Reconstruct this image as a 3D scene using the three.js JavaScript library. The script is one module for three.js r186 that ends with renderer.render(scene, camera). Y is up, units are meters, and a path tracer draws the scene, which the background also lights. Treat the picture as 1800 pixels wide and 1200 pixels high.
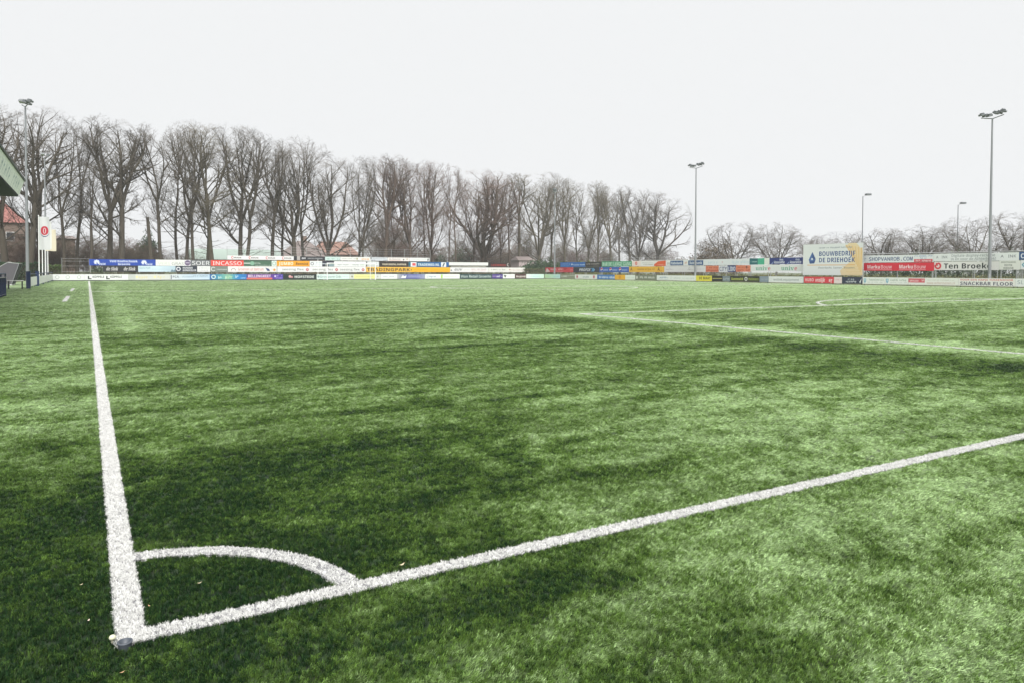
import * as THREE from 'three';
import { mergeGeometries } from 'three/addons/utils/BufferGeometryUtils.js';
import { createNoise2D } from 'simplex-noise';

// ---------- camera, sky, sun, exposure ----------
const scene = new THREE.Scene();
const F = 1269.63, CY = 507.446, PIT = 0.0244, ROL = 0.0022, YAW = 0.5315, CU = -0.0755, CD = -3.0897, CH = 1.4322;
const camera = new THREE.PerspectiveCamera(2 * Math.atan(600 / F) * 180 / Math.PI, 1.5, 0.05, 3000);
camera.rotation.order = 'YXZ';
camera.position.set(CU, CH, -CD);
camera.rotation.set(-PIT, -YAW, ROL);
camera.setViewOffset(1800, 1200, 0, 600 - CY, 1800, 1200);
scene.add(camera);

const SKYL = 0.21;
{
  const w = 64, h = 32, a = new Float32Array(w * h * 4);
  for (let j = 0; j < h; j++) for (let i = 0; i < w; i++) {
    const o = (j * w + i) * 4;
    a[o] = SKYL * 0.985; a[o + 1] = SKYL * 1.0; a[o + 2] = SKYL * 1.01; a[o + 3] = 1;
  }
  const t = new THREE.DataTexture(a, w, h, THREE.RGBAFormat, THREE.FloatType);
  t.mapping = THREE.EquirectangularReflectionMapping; t.magFilter = THREE.LinearFilter; t.minFilter = THREE.LinearFilter; t.needsUpdate = true;
  scene.background = t; scene.environment = t;
}
const sun = new THREE.DirectionalLight(new THREE.Color(1, 0.985, 0.96), 1.5);
sun.position.set(6, 130, 42); sun.target.position.set(30, 0, -45);
sun.castShadow = true; sun.shadow.radius = 95; sun.shadow.mapSize.set(4096, 4096);
Object.assign(sun.shadow.camera, { left: -160, right: 160, top: 160, bottom: -160, near: 1, far: 500 });
scene.add(sun, sun.target);

const renderer = new THREE.WebGLRenderer({ antialias: true });
renderer.setSize(1024, 682);
renderer.toneMapping = THREE.LinearToneMapping;
renderer.toneMappingExposure = 4.3;
scene.fog = new THREE.FogExp2(0xeef1f3, 0.00045);
renderer.shadowMap.enabled = true;

// ---------- helpers ----------
const V = (x, y, z) => new THREE.Vector3(x, y, z);
function mulberry(a) { return () => { a = (a + 0x6d2b79f5) | 0; let t = Math.imul(a ^ (a >>> 15), 1 | a); t = (t + Math.imul(t ^ (t >>> 7), 61 | t)) ^ t; return ((t ^ (t >>> 14)) >>> 0) / 4294967296; }; }
const R0 = mulberry(11), noise = createNoise2D(mulberry(5)), noise2 = createNoise2D(mulberry(77)), noise3 = createNoise2D(mulberry(901));
const lerp = (a, b, t) => a + (b - a) * t, clamp = (x, a = 0, b = 1) => Math.min(b, Math.max(a, x));
const sm = (a, b, x) => { const t = clamp((x - a) / (b - a)); return t * t * (3 - 2 * t); };
// (u, d): metres along the near goal line and along the touchline, measured from the corner; world = (u, y, -d)
function ray(px, py) {
  const xr = (px - 900) / F, yr = (CY - py) / F, cr = Math.cos(ROL), sr = Math.sin(ROL);
  const X = xr * cr - yr * sr, Y = xr * sr + yr * cr, cp = Math.cos(PIT), sp = Math.sin(PIT), yv = Y * cp - sp, Z = cp + Y * sp, s = Math.sin(YAW), c = Math.cos(YAW);
  return [X * c + Z * s, -X * s + Z * c, yv];
}
const along = (r, t) => ({ u: CU + t * r[0], d: CD + t * r[1], y: CH + t * r[2] });
const ground = (px, py) => { const r = ray(px, py); return along(r, -CH / r[2]); };
const atD = (px, py, d) => { const r = ray(px, py); return along(r, (d - CD) / r[1]); };
const atU = (px, py, u) => { const r = ray(px, py); return along(r, (u - CU) / r[0]); };
const atLine = (px, py, d0, k) => { const r = ray(px, py); return along(r, (d0 + k * CU - CD) / (r[1] - k * r[0])); };   // d = d0 + k * u

const taken = new Map();
function numbered(n) { const k = taken.get(n) || 0; taken.set(n, k + 1); return k ? n + '_' + String(k).padStart(3, '0') : n; }
function shade(o) { o.traverse((m) => { if (m.isMesh) { m.castShadow = true; m.receiveShadow = true; } }); return o; }
function part(name, geos, mat, parent) {
  const g = Array.isArray(geos) ? (geos.length > 1 ? mergeGeometries(geos.map((q) => (q.index ? q.toNonIndexed() : q))) : geos[0]) : geos;
  const m = new THREE.Mesh(g, mat); m.name = name; m.castShadow = m.receiveShadow = true; parent.add(m); return m;
}
function thing(name, label, category, pos = [0, 0, 0], turn = 0, group) {
  const o = new THREE.Group(); o.name = numbered(name); o.position.set(...pos); o.rotation.y = turn;
  o.userData = { label, category }; if (group) o.userData.group = group; scene.add(o); return o;
}
function copy(src, label, pos, turn = 0, scale = [1, 1, 1], group) {
  const o = src.clone(); o.name = numbered(src.name.replace(/_\d{3}$/, '')); o.position.set(...pos); o.rotation.y = turn; o.scale.set(...scale);
  o.userData = { ...src.userData, label }; if (group) o.userData.group = group; scene.add(o); return o;
}
function struct(name, geo, mat) { const m = new THREE.Mesh(geo, mat); m.name = numbered(name); m.userData.kind = 'structure'; m.receiveShadow = true; scene.add(m); return m; }
const box = (w, h, d, x = 0, y = 0, z = 0) => new THREE.BoxGeometry(w, h, d).translate(x, y, z);
const cyl = (r0, r1, h, x, y, z, n = 10) => new THREE.CylinderGeometry(r0, r1, h, n).translate(x, y + h / 2, z);
function bar(a, b, r, n = 6) {
  const d = b.clone().sub(a), g = new THREE.CylinderGeometry(r, r, d.length(), n);
  g.applyQuaternion(new THREE.Quaternion().setFromUnitVectors(V(0, 1, 0), d.clone().normalize())); const c = a.clone().add(b).multiplyScalar(0.5); return g.translate(c.x, c.y, c.z);
}
const C = (r, g, b) => new THREE.Color().setRGB(r, g, b);
const mat = (c, rough = 0.8, extra = {}) => new THREE.MeshStandardMaterial({ color: Array.isArray(c) ? C(...c) : new THREE.Color(c), roughness: rough, metalness: 0, ...extra });
function noiseTex(size, f, rep, srgb = true) {
  const a = new Uint8Array(size * size * 4);
  for (let j = 0; j < size; j++) for (let i = 0; i < size; i++) { const c = f(i, j, size), o = (j * size + i) * 4; a[o] = c[0]; a[o + 1] = c[1]; a[o + 2] = c[2]; a[o + 3] = 255; }
  const t = new THREE.DataTexture(a, size, size); t.wrapS = t.wrapT = THREE.RepeatWrapping; t.magFilter = THREE.LinearFilter; t.minFilter = THREE.LinearMipmapLinearFilter; t.generateMipmaps = true;
  if (srgb) t.colorSpace = THREE.SRGBColorSpace; t.repeat.set(rep, rep); t.needsUpdate = true; return t;
}
const M = {
  galv: mat([0.22, 0.23, 0.24], 0.5, { metalness: 0.3 }), lamp: mat([0.12, 0.13, 0.135], 0.5), glass: mat([0.5, 0.52, 0.53], 0.15),
  white: mat([0.74, 0.74, 0.73], 0.5), grey: mat([0.3, 0.31, 0.31], 0.7), dark: mat([0.03, 0.035, 0.035], 0.7), navy: mat([0.012, 0.025, 0.075], 0.45),
  post: mat([0.33, 0.34, 0.33], 0.6, { metalness: 0.2 }), kick: mat([0.025, 0.035, 0.03], 0.8),
};

// ---------- pitch ----------
const turfMat = mat('#ffffff', 1);
const W2 = 34.166, LEN = 102.744, LW = 0.112;
{
  const g = new THREE.PlaneGeometry(1400, 1400, 1, 1).rotateX(-Math.PI / 2).translate(80, -0.035, -300);
  const t = noiseTex(512, (i, j, s) => { const n = noise(i / 30, j / 30) * 0.5 + noise(i / 7, j / 7) * 0.3 + noise2(i / 2, j / 2) * 0.3; return [72 + n * 26, 82 + n * 24, 48 + n * 16]; }, 120);
  struct('ground', g, mat('#ffffff', 1, { map: t }));
  const p = new THREE.PlaneGeometry(84, 142).rotateX(-Math.PI / 2).translate(35, -0.004, -37);
  struct('artificial_turf', p, turfMat);
}
// painted lines: lists of white areas, each a thin sheet and a stretch of white fibres
const LINES = [];
const straight = (name, u0, d0, u1, d1) => LINES.push({ name, kind: 's', u0: Math.min(u0, u1), u1: Math.max(u0, u1), d0: Math.min(d0, d1), d1: Math.max(d0, d1) });
const arc = (name, u, d, r, a0, a1) => LINES.push({ name, kind: 'a', u, d, r, a0, a1 });
const PA = W2 - 20.16, PB = W2 + 20.16;
straight('touchline', 0, 0, LW, LEN); straight('goal_line', 0, 0, 2 * W2, LW); straight('far_goal_line', 0, LEN, 2 * W2, LEN - LW); straight('opposite_touchline', 2 * W2, 0, 2 * W2 - LW, LEN);
straight('halfway_line', 0, LEN / 2 - LW / 2, 2 * W2, LEN / 2 + LW / 2);
straight('penalty_area_side_line', PA, LW, PA + LW, 16.5); straight('penalty_area_front_line', PA, 16.5 - LW, PB, 16.5); straight('penalty_area_side_line', PB - LW, LW, PB, 16.5);
straight('goal_area_side_line', W2 - 9.16, LW, W2 - 9.16 + LW, 5.5); straight('goal_area_front_line', W2 - 9.16, 5.5 - LW, W2 + 9.16, 5.5);
straight('far_penalty_area_front_line', PA, LEN - 16.5, PB, LEN - 16.5 + LW);
straight('technical_area_dash', -1.08, 35.2, -0.92, 43); straight('technical_area_dash', -1.13, 54, -0.97, 62);
arc('corner_arc', 0, 0, 1.0, 0.112, Math.PI / 2 - 0.112);
arc('centre_circle', W2, LEN / 2, 9.15, 0, 2 * Math.PI); arc('penalty_arc', W2, 11, 9.15, Math.asin(5.5 / 9.15), Math.PI - Math.asin(5.5 / 9.15));
function onLine(u, d, m) {
  for (const l of LINES) {
    if (l.kind === 's') { if (u > l.u0 - m && u < l.u1 + m && d > l.d0 - m && d < l.d1 + m) return true; } else {
      const du = u - l.u, dd = d - l.d, r = Math.hypot(du, dd);
      if (r < l.r + m && r > l.r - LW - m) { let a = Math.atan2(dd, du); if (a < 0) a += 2 * Math.PI; if (a >= l.a0 && a <= l.a1) return true; }
    }
  }
  return false;
}
const lineMat = mat('#ffffff', 0.95, { map: (() => { const rr = mulberry(17); const t = noiseTex(256, () => { const k = rr() < 0.5 ? 30 + rr() * 30 : 120 + rr() * 70; return [k, k, k * 1.01]; }, 1); t.repeat.set(40, 40); return t; })() });
for (const l of LINES) {
  let g;
  if (l.kind === 's') g = new THREE.PlaneGeometry(l.u1 - l.u0, l.d1 - l.d0).rotateX(-Math.PI / 2).translate((l.u0 + l.u1) / 2, /side|front|far|opposite|halfway/.test(l.name) ? 0.0045 : l.name === 'goal_line' ? 0.003 : 0.0005, -(l.d0 + l.d1) / 2);
  else g = new THREE.RingGeometry(l.r - LW, l.r, 96, 1, l.a0, l.a1 - l.a0).rotateX(-Math.PI / 2).translate(l.u, l.name === 'corner_arc' ? 0.006 : 0.007, -l.d);
  struct(l.name, g, lineMat);
}
// how far the fibres lie flat at a place: 0 upright with the infill showing, 1 brushed flat; also carries painted darkening and sheen
const S1 = ground(186, 503), S2 = ground(236, 582);
function seg(u, d, a, b) { const x = b.u - a.u, y = b.d - a.d, t = clamp(((u - a.u) * x + (d - a.d) * y) / (x * x + y * y)); return Math.hypot(u - a.u - t * x, d - a.d - t * y); }
const blob = (u, d, cu, cd, ru, rd) => Math.exp(-(((u - cu) / ru) ** 2 + ((d - cd) / rd) ** 2));
const PATCH = [[430, 880, 2.6, 2.0, -0.25], [700, 800, 1.9, 1.2, -0.1], [330, 1050, 1.4, 1.0, -0.16], [90, 960, 1.2, 2.2, -0.2], [60, 1150, 0.8, 0.6, -0.16], [820, 618, 5, 2.2, -0.1], [860, 830, 1.1, 0.6, -0.12], [1000, 1020, 0.7, 0.3, -0.16], [1210, 850, 0.8, 0.5, -0.16], [620, 1140, 0.8, 0.25, -0.14],  // dark blobs round the corner paint a vignette darkening into the turf
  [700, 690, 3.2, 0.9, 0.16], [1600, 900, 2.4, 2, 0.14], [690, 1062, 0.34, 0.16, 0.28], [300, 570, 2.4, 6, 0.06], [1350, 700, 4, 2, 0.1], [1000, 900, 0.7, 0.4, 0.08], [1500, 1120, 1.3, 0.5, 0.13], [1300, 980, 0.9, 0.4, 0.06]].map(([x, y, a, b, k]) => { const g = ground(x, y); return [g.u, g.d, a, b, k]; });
function napAndLight(u, d) {
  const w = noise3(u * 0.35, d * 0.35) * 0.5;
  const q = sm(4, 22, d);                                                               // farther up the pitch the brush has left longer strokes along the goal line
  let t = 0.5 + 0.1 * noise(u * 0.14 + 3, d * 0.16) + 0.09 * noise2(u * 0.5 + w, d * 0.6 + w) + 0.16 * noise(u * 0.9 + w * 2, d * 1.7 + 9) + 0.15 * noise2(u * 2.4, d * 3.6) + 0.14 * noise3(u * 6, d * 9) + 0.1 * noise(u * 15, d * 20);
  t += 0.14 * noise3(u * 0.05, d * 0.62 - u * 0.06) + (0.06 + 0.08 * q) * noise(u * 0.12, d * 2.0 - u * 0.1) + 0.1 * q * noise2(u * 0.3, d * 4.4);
  t += 0.11 * sm(3.5, 9, d) + 0.24 * sm(11, 42, d) + 0.14 * sm(16, 46, u);  // grazing sheen of the far and right turf, painted into its tone
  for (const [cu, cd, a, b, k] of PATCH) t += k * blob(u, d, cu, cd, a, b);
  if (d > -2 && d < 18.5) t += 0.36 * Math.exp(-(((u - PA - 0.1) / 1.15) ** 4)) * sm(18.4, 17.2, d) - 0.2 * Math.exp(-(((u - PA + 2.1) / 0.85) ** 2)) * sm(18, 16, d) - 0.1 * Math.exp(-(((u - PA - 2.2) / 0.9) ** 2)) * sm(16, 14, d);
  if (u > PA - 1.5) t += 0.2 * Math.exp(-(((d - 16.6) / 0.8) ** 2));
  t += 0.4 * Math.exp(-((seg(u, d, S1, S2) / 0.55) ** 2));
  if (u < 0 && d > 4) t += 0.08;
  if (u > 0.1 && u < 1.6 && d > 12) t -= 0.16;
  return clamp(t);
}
const RAMP = [[0.009, 0.027, 0.009], [0.085, 0.15, 0.028], [0.315, 0.435, 0.215]], fibreCol = (k, b) => [0, 1, 2].map((i) => (k < 0.5 ? lerp(RAMP[0][i], RAMP[1][i], k * 2) : lerp(RAMP[1][i], RAMP[2][i], k * 2 - 1)) * b);  // two-tone green fibres; nap sheen and shading put into the colour
{ // backing and infill between the fibres: the same painted tones as the fibres, with dark rubber grains
  const w = 1024, h = 1728, a = new Uint8Array(w * h * 4), r = mulberry(3), enc = (v) => 255 * (v < 0.0031308 ? 12.92 * v : 1.055 * Math.pow(v, 1 / 2.4) - 0.055);
  for (let j = 0; j < h; j++) for (let i = 0; i < w; i++) {
    const u = -7 + 84 * (i + 0.5) / w, d = -34 + 142 * (j + 0.5) / h, o = (j * w + i) * 4, k = clamp((napAndLight(u, d) - 0.5) * 1.05 + 0.5 + (r() - 0.5) * 0.3), c = fibreCol(k, r() < 0.14 ? 0.2 : 0.5 + r() * 0.32);
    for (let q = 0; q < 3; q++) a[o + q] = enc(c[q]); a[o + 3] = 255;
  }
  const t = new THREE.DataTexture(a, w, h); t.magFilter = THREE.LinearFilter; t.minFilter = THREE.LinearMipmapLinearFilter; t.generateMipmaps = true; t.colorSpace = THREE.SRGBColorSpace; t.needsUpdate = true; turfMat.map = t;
}
// one tuft = a dozen bent fibres about 3 cm tall
function tuftGeo(seed, n, rad, spread, hgt, wid, lo = 0.55, hi = 1.45) {
  const r = mulberry(seed), pos = [], col = [], idx = [];
  for (let k = 0; k < n; k++) {
    const a = r() * 6.283, q = Math.sqrt(r()) * rad, x = Math.cos(a) * q, z = Math.sin(a) * q;
    const la = r() * 6.283, l0 = r() * spread, l1 = l0 + 0.3 + r() * 0.9, h = hgt * (0.65 + r() * 0.6), w = wid * (0.75 + r() * 0.5), fa = r() * 6.283;
    const dx = Math.cos(la), dz = Math.sin(la), wx = Math.cos(fa) * w / 2, wz = Math.sin(fa) * w / 2;
    const m = V(x + dx * Math.sin(l0) * h * 0.5, Math.cos(l0) * h * 0.5, z + dz * Math.sin(l0) * h * 0.5), e = V(m.x + dx * Math.sin(l1) * h * 0.55, m.y + Math.cos(l1) * h * 0.55, m.z + dz * Math.sin(l1) * h * 0.55);
    const b = pos.length / 3, tone = lerp(lo, hi, r()); for (let j = 0; j < 6; j++) col.push(tone, tone * (0.94 + 0.06 * tone), tone * 0.95);
    pos.push(x - wx, -0.004, z - wz, x + wx, -0.004, z + wz, m.x - wx, m.y, m.z - wz, m.x + wx, m.y, m.z + wz, e.x - wx * 0.5, e.y, e.z - wz * 0.5, e.x + wx * 0.5, e.y, e.z + wz * 0.5);
    idx.push(b, b + 1, b + 2, b + 1, b + 3, b + 2, b + 2, b + 3, b + 4, b + 3, b + 5, b + 4);
  }
  const g = new THREE.BufferGeometry(); g.setAttribute('position', new THREE.Float32BufferAttribute(pos, 3)); g.setAttribute('color', new THREE.Float32BufferAttribute(col, 3)); g.setIndex(idx); g.computeVertexNormals(); return g;
}
{
  const fibre = new THREE.MeshPhysicalMaterial({ color: 0xffffff, vertexColors: true, roughness: 0.55, specularIntensity: 0.16, side: THREE.DoubleSide });
  const geos = [0, 1, 2].map((k) => tuftGeo(40 + k, 13, 0.014, 0.6, 0.0155, 0.0015)), wgeos = [0, 1].map((k) => tuftGeo(60 + k, 13, 0.010, 0.6, 0.0125, 0.0014, 0.74, 1.1));
  const green = [[], [], []], white = [[], []];
  const q = new THREE.Quaternion(), q2 = new THREE.Quaternion(), up = V(0, 1, 0), ax = V(), m4 = new THREE.Matrix4(), sc4 = new THREE.Matrix4();
  const RHO = 5200, RN = 5, PW = 2.25, RX = 125, A0 = -0.8, A1 = 0.8;
  const put = (u, d, lean, dir, s, sy, rnd) => {
    ax.set(Math.cos(dir), 0, Math.sin(dir)); q.setFromAxisAngle(ax, lean); q2.setFromAxisAngle(up, rnd * 6.283); q.multiply(q2);
    m4.makeRotationFromQuaternion(q).premultiply(sc4.makeScale(s, sy, s)).setPosition(u, 0, -d); return m4.toArray();
  };
  const add = (u, d, r) => {
    const s = Math.max(1, Math.pow(r / RN, 0.88)), pad = Math.max(0, 0.014 * s - 0.012);
    if (d > 106.6 || u > 71 || u < -4.6 - (d > 60 ? 0 : 3) || onLine(u, d, pad)) return;
    const t = napAndLight(u, d), rr = R0(), lean = lerp(0.1, 1.12, t) + (R0() - 0.5) * 0.5;
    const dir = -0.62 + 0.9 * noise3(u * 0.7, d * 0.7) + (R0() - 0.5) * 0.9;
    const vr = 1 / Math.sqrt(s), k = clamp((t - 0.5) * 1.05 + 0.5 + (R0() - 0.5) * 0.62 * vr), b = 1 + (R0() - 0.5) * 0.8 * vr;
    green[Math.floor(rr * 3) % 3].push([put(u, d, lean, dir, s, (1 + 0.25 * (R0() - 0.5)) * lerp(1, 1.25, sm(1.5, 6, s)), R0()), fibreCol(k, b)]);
  };
  const pu = CU - Math.sin(YAW) * 1.2, pd = CD - Math.cos(YAW) * 1.2;
  const nNear = Math.floor(RHO * 0.5 * (A1 - A0) * RN * RN);
  for (let i = 0; i < nNear; i++) { const r = RN * Math.sqrt(R0()), a = YAW + lerp(A0, A1, R0()); if (r > 1.6) add(pu + Math.sin(a) * r, pd + Math.cos(a) * r, r); }
  const e = PW - 2, nFar = Math.floor(RHO * RN * RN * (A1 - A0) / e * (1 - Math.pow(RN / RX, e)));
  for (let i = 0; i < nFar; i++) { const r = RN * Math.pow(1 - R0() * (1 - Math.pow(RN / RX, e)), -1 / e), a = YAW + lerp(A0, A1, R0()); add(pu + Math.sin(a) * r, pd + Math.cos(a) * r, r); }
  // white fibres of the lines
  const addW = (u, d) => {
    const r = Math.hypot(u - CU, d - CD), s = clamp(r / 9, 1, 2.9);
    const b = 0.86 + R0() * 0.2;
    white[R0() < 0.5 ? 0 : 1].push([put(u, d, 0.1 + R0() * 0.7, R0() * 6.283, s, lerp(1.05, 1.75, sm(7, 26, r)), R0()), [0.73 * b, 0.73 * b, 0.745 * b]]);
  };
  for (const l of LINES) {
    const len = l.kind === 's' ? Math.max(l.u1 - l.u0, l.d1 - l.d0) : l.r * (l.a1 - l.a0);
    const step = 0.25, n = Math.ceil(len / step);
    for (let i = 0; i < n; i++) {
      const f0 = i / n, f1 = Math.min(1, (i + 1) / n);
      const at = (f, w) => l.kind === 's' ? (l.u1 - l.u0 > l.d1 - l.d0 ? [lerp(l.u0, l.u1, f), lerp(l.d0, l.d1, w)] : [lerp(l.u0, l.u1, w), lerp(l.d0, l.d1, f)])
        : [l.u + Math.cos(lerp(l.a0, l.a1, f)) * (l.r - LW * w), l.d + Math.sin(lerp(l.a0, l.a1, f)) * (l.r - LW * w)];
      const c = at((f0 + f1) / 2, 0.5), r = Math.hypot(c[0] - CU, c[1] - CD);
      const cnt = Math.round(step * LW * Math.max(520, 8600 * Math.min(1, (RN * RN) / (r * r) * 2)));
      for (let k = 0; k < cnt; k++) addW(...at(lerp(f0, f1, R0()), 0.04 + 0.92 * R0()));
    }
  }
  const build = (name, list, geo) => {
    const im = new THREE.InstancedMesh(geo, fibre, list.length), col = new THREE.Color(); im.name = name;
    list.forEach(([m, c], i) => { m4.fromArray(m); im.setMatrixAt(i, m4); im.setColorAt(i, col.setRGB(...c)); });
    im.castShadow = im.receiveShadow = true; scene.add(im); return im;
  };
  green.forEach((l, i) => { const o = build(numbered('turf_fibres'), l, geos[i]); o.userData = { kind: 'stuff', label: 'green plastic grass fibres covering the football pitch', category: 'turf', group: 'turf fibres' }; });
  white.forEach((l, i) => { const o = build(numbered('line_fibres'), l, wgeos[i]); o.userData = { kind: 'stuff', label: 'white plastic fibres of the pitch markings', category: 'turf', group: 'white marking fibres' }; });
  console.log('tufts', green.map((l) => l.length), white.map((l) => l.length));
}
// ---------- advertising boards ----------
// print of all boards on two sheets; ops in fractions of the board: T text, D illegible small print, B block, O disc, G ring, P polygon
const T = (s, a, b, y, h, c, f = 'bold sans-serif') => ['T', s, a, b, y, h, c, f], D = (a, b, y, h, c, k = 1) => ['D', a, b, y, h, c, k], B = (a, b, y0, y1, c) => ['B', a, b, y0, y1, c];
const O = (x, y, r, c) => ['O', x, y, r, c], G = (x, y, r, w, c, a0 = 0, a1 = 6.2832) => ['G', x, y, r, w, c, a0, a1], P = (c, ...p) => ['P', c, p];
const REG = 'sans-serif', SERIF = 'bold serif', ITAL = 'italic bold sans-serif';
const ATL = 2048, atlases = [];
function newAtlas() { const cv = document.createElement('canvas'); cv.width = cv.height = ATL; const cx = cv.getContext('2d'); cx.fillStyle = '#9a9c9a'; cx.fillRect(0, 0, ATL, ATL); atlases.push({ cv, cx, x: 16, y: 16, row: 0 }); return atlases.length - 1; }
newAtlas();
function paint(w, h, bg, ops, seed) {
  let A = atlases[atlases.length - 1];
  if (A.x + w + 4 > ATL) { A.x = 4; A.y += A.row + 4; A.row = 0; }
  if (A.y + h + 4 > ATL) { newAtlas(); A = atlases[atlases.length - 1]; }
  const { cx, x, y } = A, r = mulberry(seed); A.x += w + 4; A.row = Math.max(A.row, h);
  cx.save(); cx.beginPath(); cx.rect(x, y, w, h); cx.clip(); cx.translate(x, y);
  if (Array.isArray(bg)) { const g = cx.createLinearGradient(0, 0, w, 0); bg.forEach((c, i) => g.addColorStop(i / (bg.length - 1), c)); cx.fillStyle = g; } else cx.fillStyle = bg;
  cx.fillRect(0, 0, w, h);
  for (const [k, ...o] of ops) {
    if (k === 'T') {
      const [s, a, b, ty, th, c, f] = o; cx.save(); cx.fillStyle = c; cx.font = f.replace(/(sans-serif|serif|monospace)/, Math.round(th * h * 1.36) + 'px $1'); cx.textBaseline = 'alphabetic';
      const tw = cx.measureText(s).width; cx.translate(a * w, ty * h + th * h * 0.5); cx.scale((b - a) * w / tw, 1); cx.fillText(s, 0, 0); cx.restore();
    } else if (k === 'D') {
      const [a, b, ty, th, c, dense] = o; cx.fillStyle = c; const q = th * h;
      for (let px = a * w; px < b * w;) { const lw = q * (0.35 + r() * 0.3); if (r() < 0.86) { cx.fillRect(px, ty * h - q / 2 + (r() < 0.3 ? 0 : q * 0.25), Math.max(1, lw * 0.34), q * (r() < 0.3 ? 1 : 0.75)); cx.fillRect(px, ty * h + (r() - 0.5) * q * 0.6, lw * 0.85, Math.max(1, q * 0.22)); if (r() < 0.5) cx.fillRect(px + lw * 0.6, ty * h - q * 0.25, Math.max(1, lw * 0.3), q * 0.7); } px += lw * 1.25 / dense; }
    } else if (k === 'B') { const [a, b, y0, y1, c] = o; cx.fillStyle = c; cx.fillRect(a * w, y0 * h, (b - a) * w, (y1 - y0) * h); } else if (k === 'O') { const [ox, oy, or, c] = o; cx.fillStyle = c; cx.beginPath(); cx.arc(ox * w, oy * h, or * h, 0, 6.2832); cx.fill(); } else if (k === 'G') { const [ox, oy, or, lw, c, a0, a1] = o; cx.strokeStyle = c; cx.lineWidth = lw * h; cx.beginPath(); cx.arc(ox * w, oy * h, or * h, a0, a1); cx.stroke(); } else if (k === 'P') { const [c, p] = o; cx.fillStyle = c; cx.beginPath(); for (let i = 0; i < p.length; i += 2) cx.lineTo(p[i] * w, p[i + 1] * h); cx.closePath(); cx.fill(); }
  }
  // weathering: rain streak specks and scuffs
  for (let i = 0; i < w * h / 500; i++) { cx.fillStyle = r() < 0.5 ? 'rgba(60,62,50,0.13)' : 'rgba(225,228,225,0.10)'; cx.fillRect(r() * w, r() * h, 1 + r() * 3, 1 + r() * 5); }
  cx.restore();
  return { n: atlases.length - 1, u0: (x + 0.5) / ATL, u1: (x + w - 0.5) / ATL, v1: 1 - (y + 0.5) / ATL, v0: 1 - (y + h - 0.5) / ATL };
}
const printMats = [];
function panelGeo(w, h, th, uv) {
  const g = new THREE.BoxGeometry(w, h, th), a = g.attributes.uv;
  for (let i = 0; i < 24; i++) { const f = Math.floor(i / 4); if (f === 4) a.setXY(i, lerp(uv.u0, uv.u1, a.getX(i)), lerp(uv.v0, uv.v1, a.getY(i))); else a.setXY(i, 4 / ATL, 1 - 4 / ATL); }
  return g;
}
function printMat(n) {
  if (!printMats[n]) { const t = new THREE.CanvasTexture(atlases[n].cv); t.colorSpace = THREE.SRGBColorSpace; t.anisotropy = 8; printMats[n] = mat([0.74, 0.74, 0.74], 0.5, { map: t }); }
  return printMats[n];
}
// rows: the plane a row stands in and the heights of its lower and upper edge at a given pixel column
const ROWS = {
  front: { far: 107, y: () => [0.1, 0.86], group: 'low boards in front of the far hedge', post: 0.1, res: 72 },
  low: { far: 110, y: () => [1.18, 2.02], group: 'lower boards on the far fence', post: 0, res: 72 },
  high: { far: 110, y: () => [2.05, 2.9], group: 'upper boards on the far fence', post: 0, res: 72 },
  top: { far: 112, y: () => [3.05, 3.64], group: 'boards on the terrace railing', post: 0, res: 60 },
  rfront: { side: 71.5, y: () => [0.12, 0.84], group: 'low boards along the opposite touchline', post: 0.1, res: 72 },
  rlow: { side: 73.5, y: (x) => { const k = clamp((x - 1000) / 700, 0, 1.2); return [lerp(1.2, 1.6, k), lerp(2.06, 2.44, k)]; }, group: 'lower boards along the opposite touchline', post: 0, res: 80 },
  rhigh: { side: 73.5, y: (x) => { const k = clamp((x - 1000) / 700, 0, 1.2); return [lerp(2.12, 2.48, k), lerp(2.98, 3.23, k)]; }, group: 'upper boards along the opposite touchline', post: 0, res: 80 },
};
let boardSeed = 100;
function board(row, x0, x1, bg, ops, label) {
  const R = ROWS[row], [y0, y1] = R.y((x0 + x1) / 2);
  const a = R.far ? atD(x0, 470, R.far) : atU(x0, 470, R.side), b = R.far ? atD(x1, 470, R.far) : atU(x1, 470, R.side);
  const w = Math.hypot(b.u - a.u, b.d - a.d) - 0.02, h = y1 - y0;
  const uv = paint(Math.round(Math.min(1000, R.res * w / h)), R.res, bg, ops, boardSeed++);
  const o = thing('advertising_board', label, 'board', [(a.u + b.u) / 2, 0, -(a.d + b.d) / 2], R.far ? 0 : -Math.PI / 2, R.group);
  part('panel', panelGeo(w, h, 0.03, uv).translate(0, (y0 + y1) / 2, 0), printMat(uv.n), o);
  const ph = R.post ? y1 - 0.06 : y1 - 0.02, n = w > 6 ? 3 : 2;
  for (let k = 0; k < n; k++) part('post', box(0.06, ph + 0.03, 0.05, lerp(-w / 2 + 0.15, w / 2 - 0.15, k / (n - 1)), ph / 2 - 0.015, -0.043), R.post ? M.kick : M.post, o);
  if (row === 'front') part('kickboard', box(w, 0.1, 0.02, 0, 0.048, 0), M.kick, o);
  return o;
}
const WH = '#eef0ee', KB = '#1a1d22';
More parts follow.
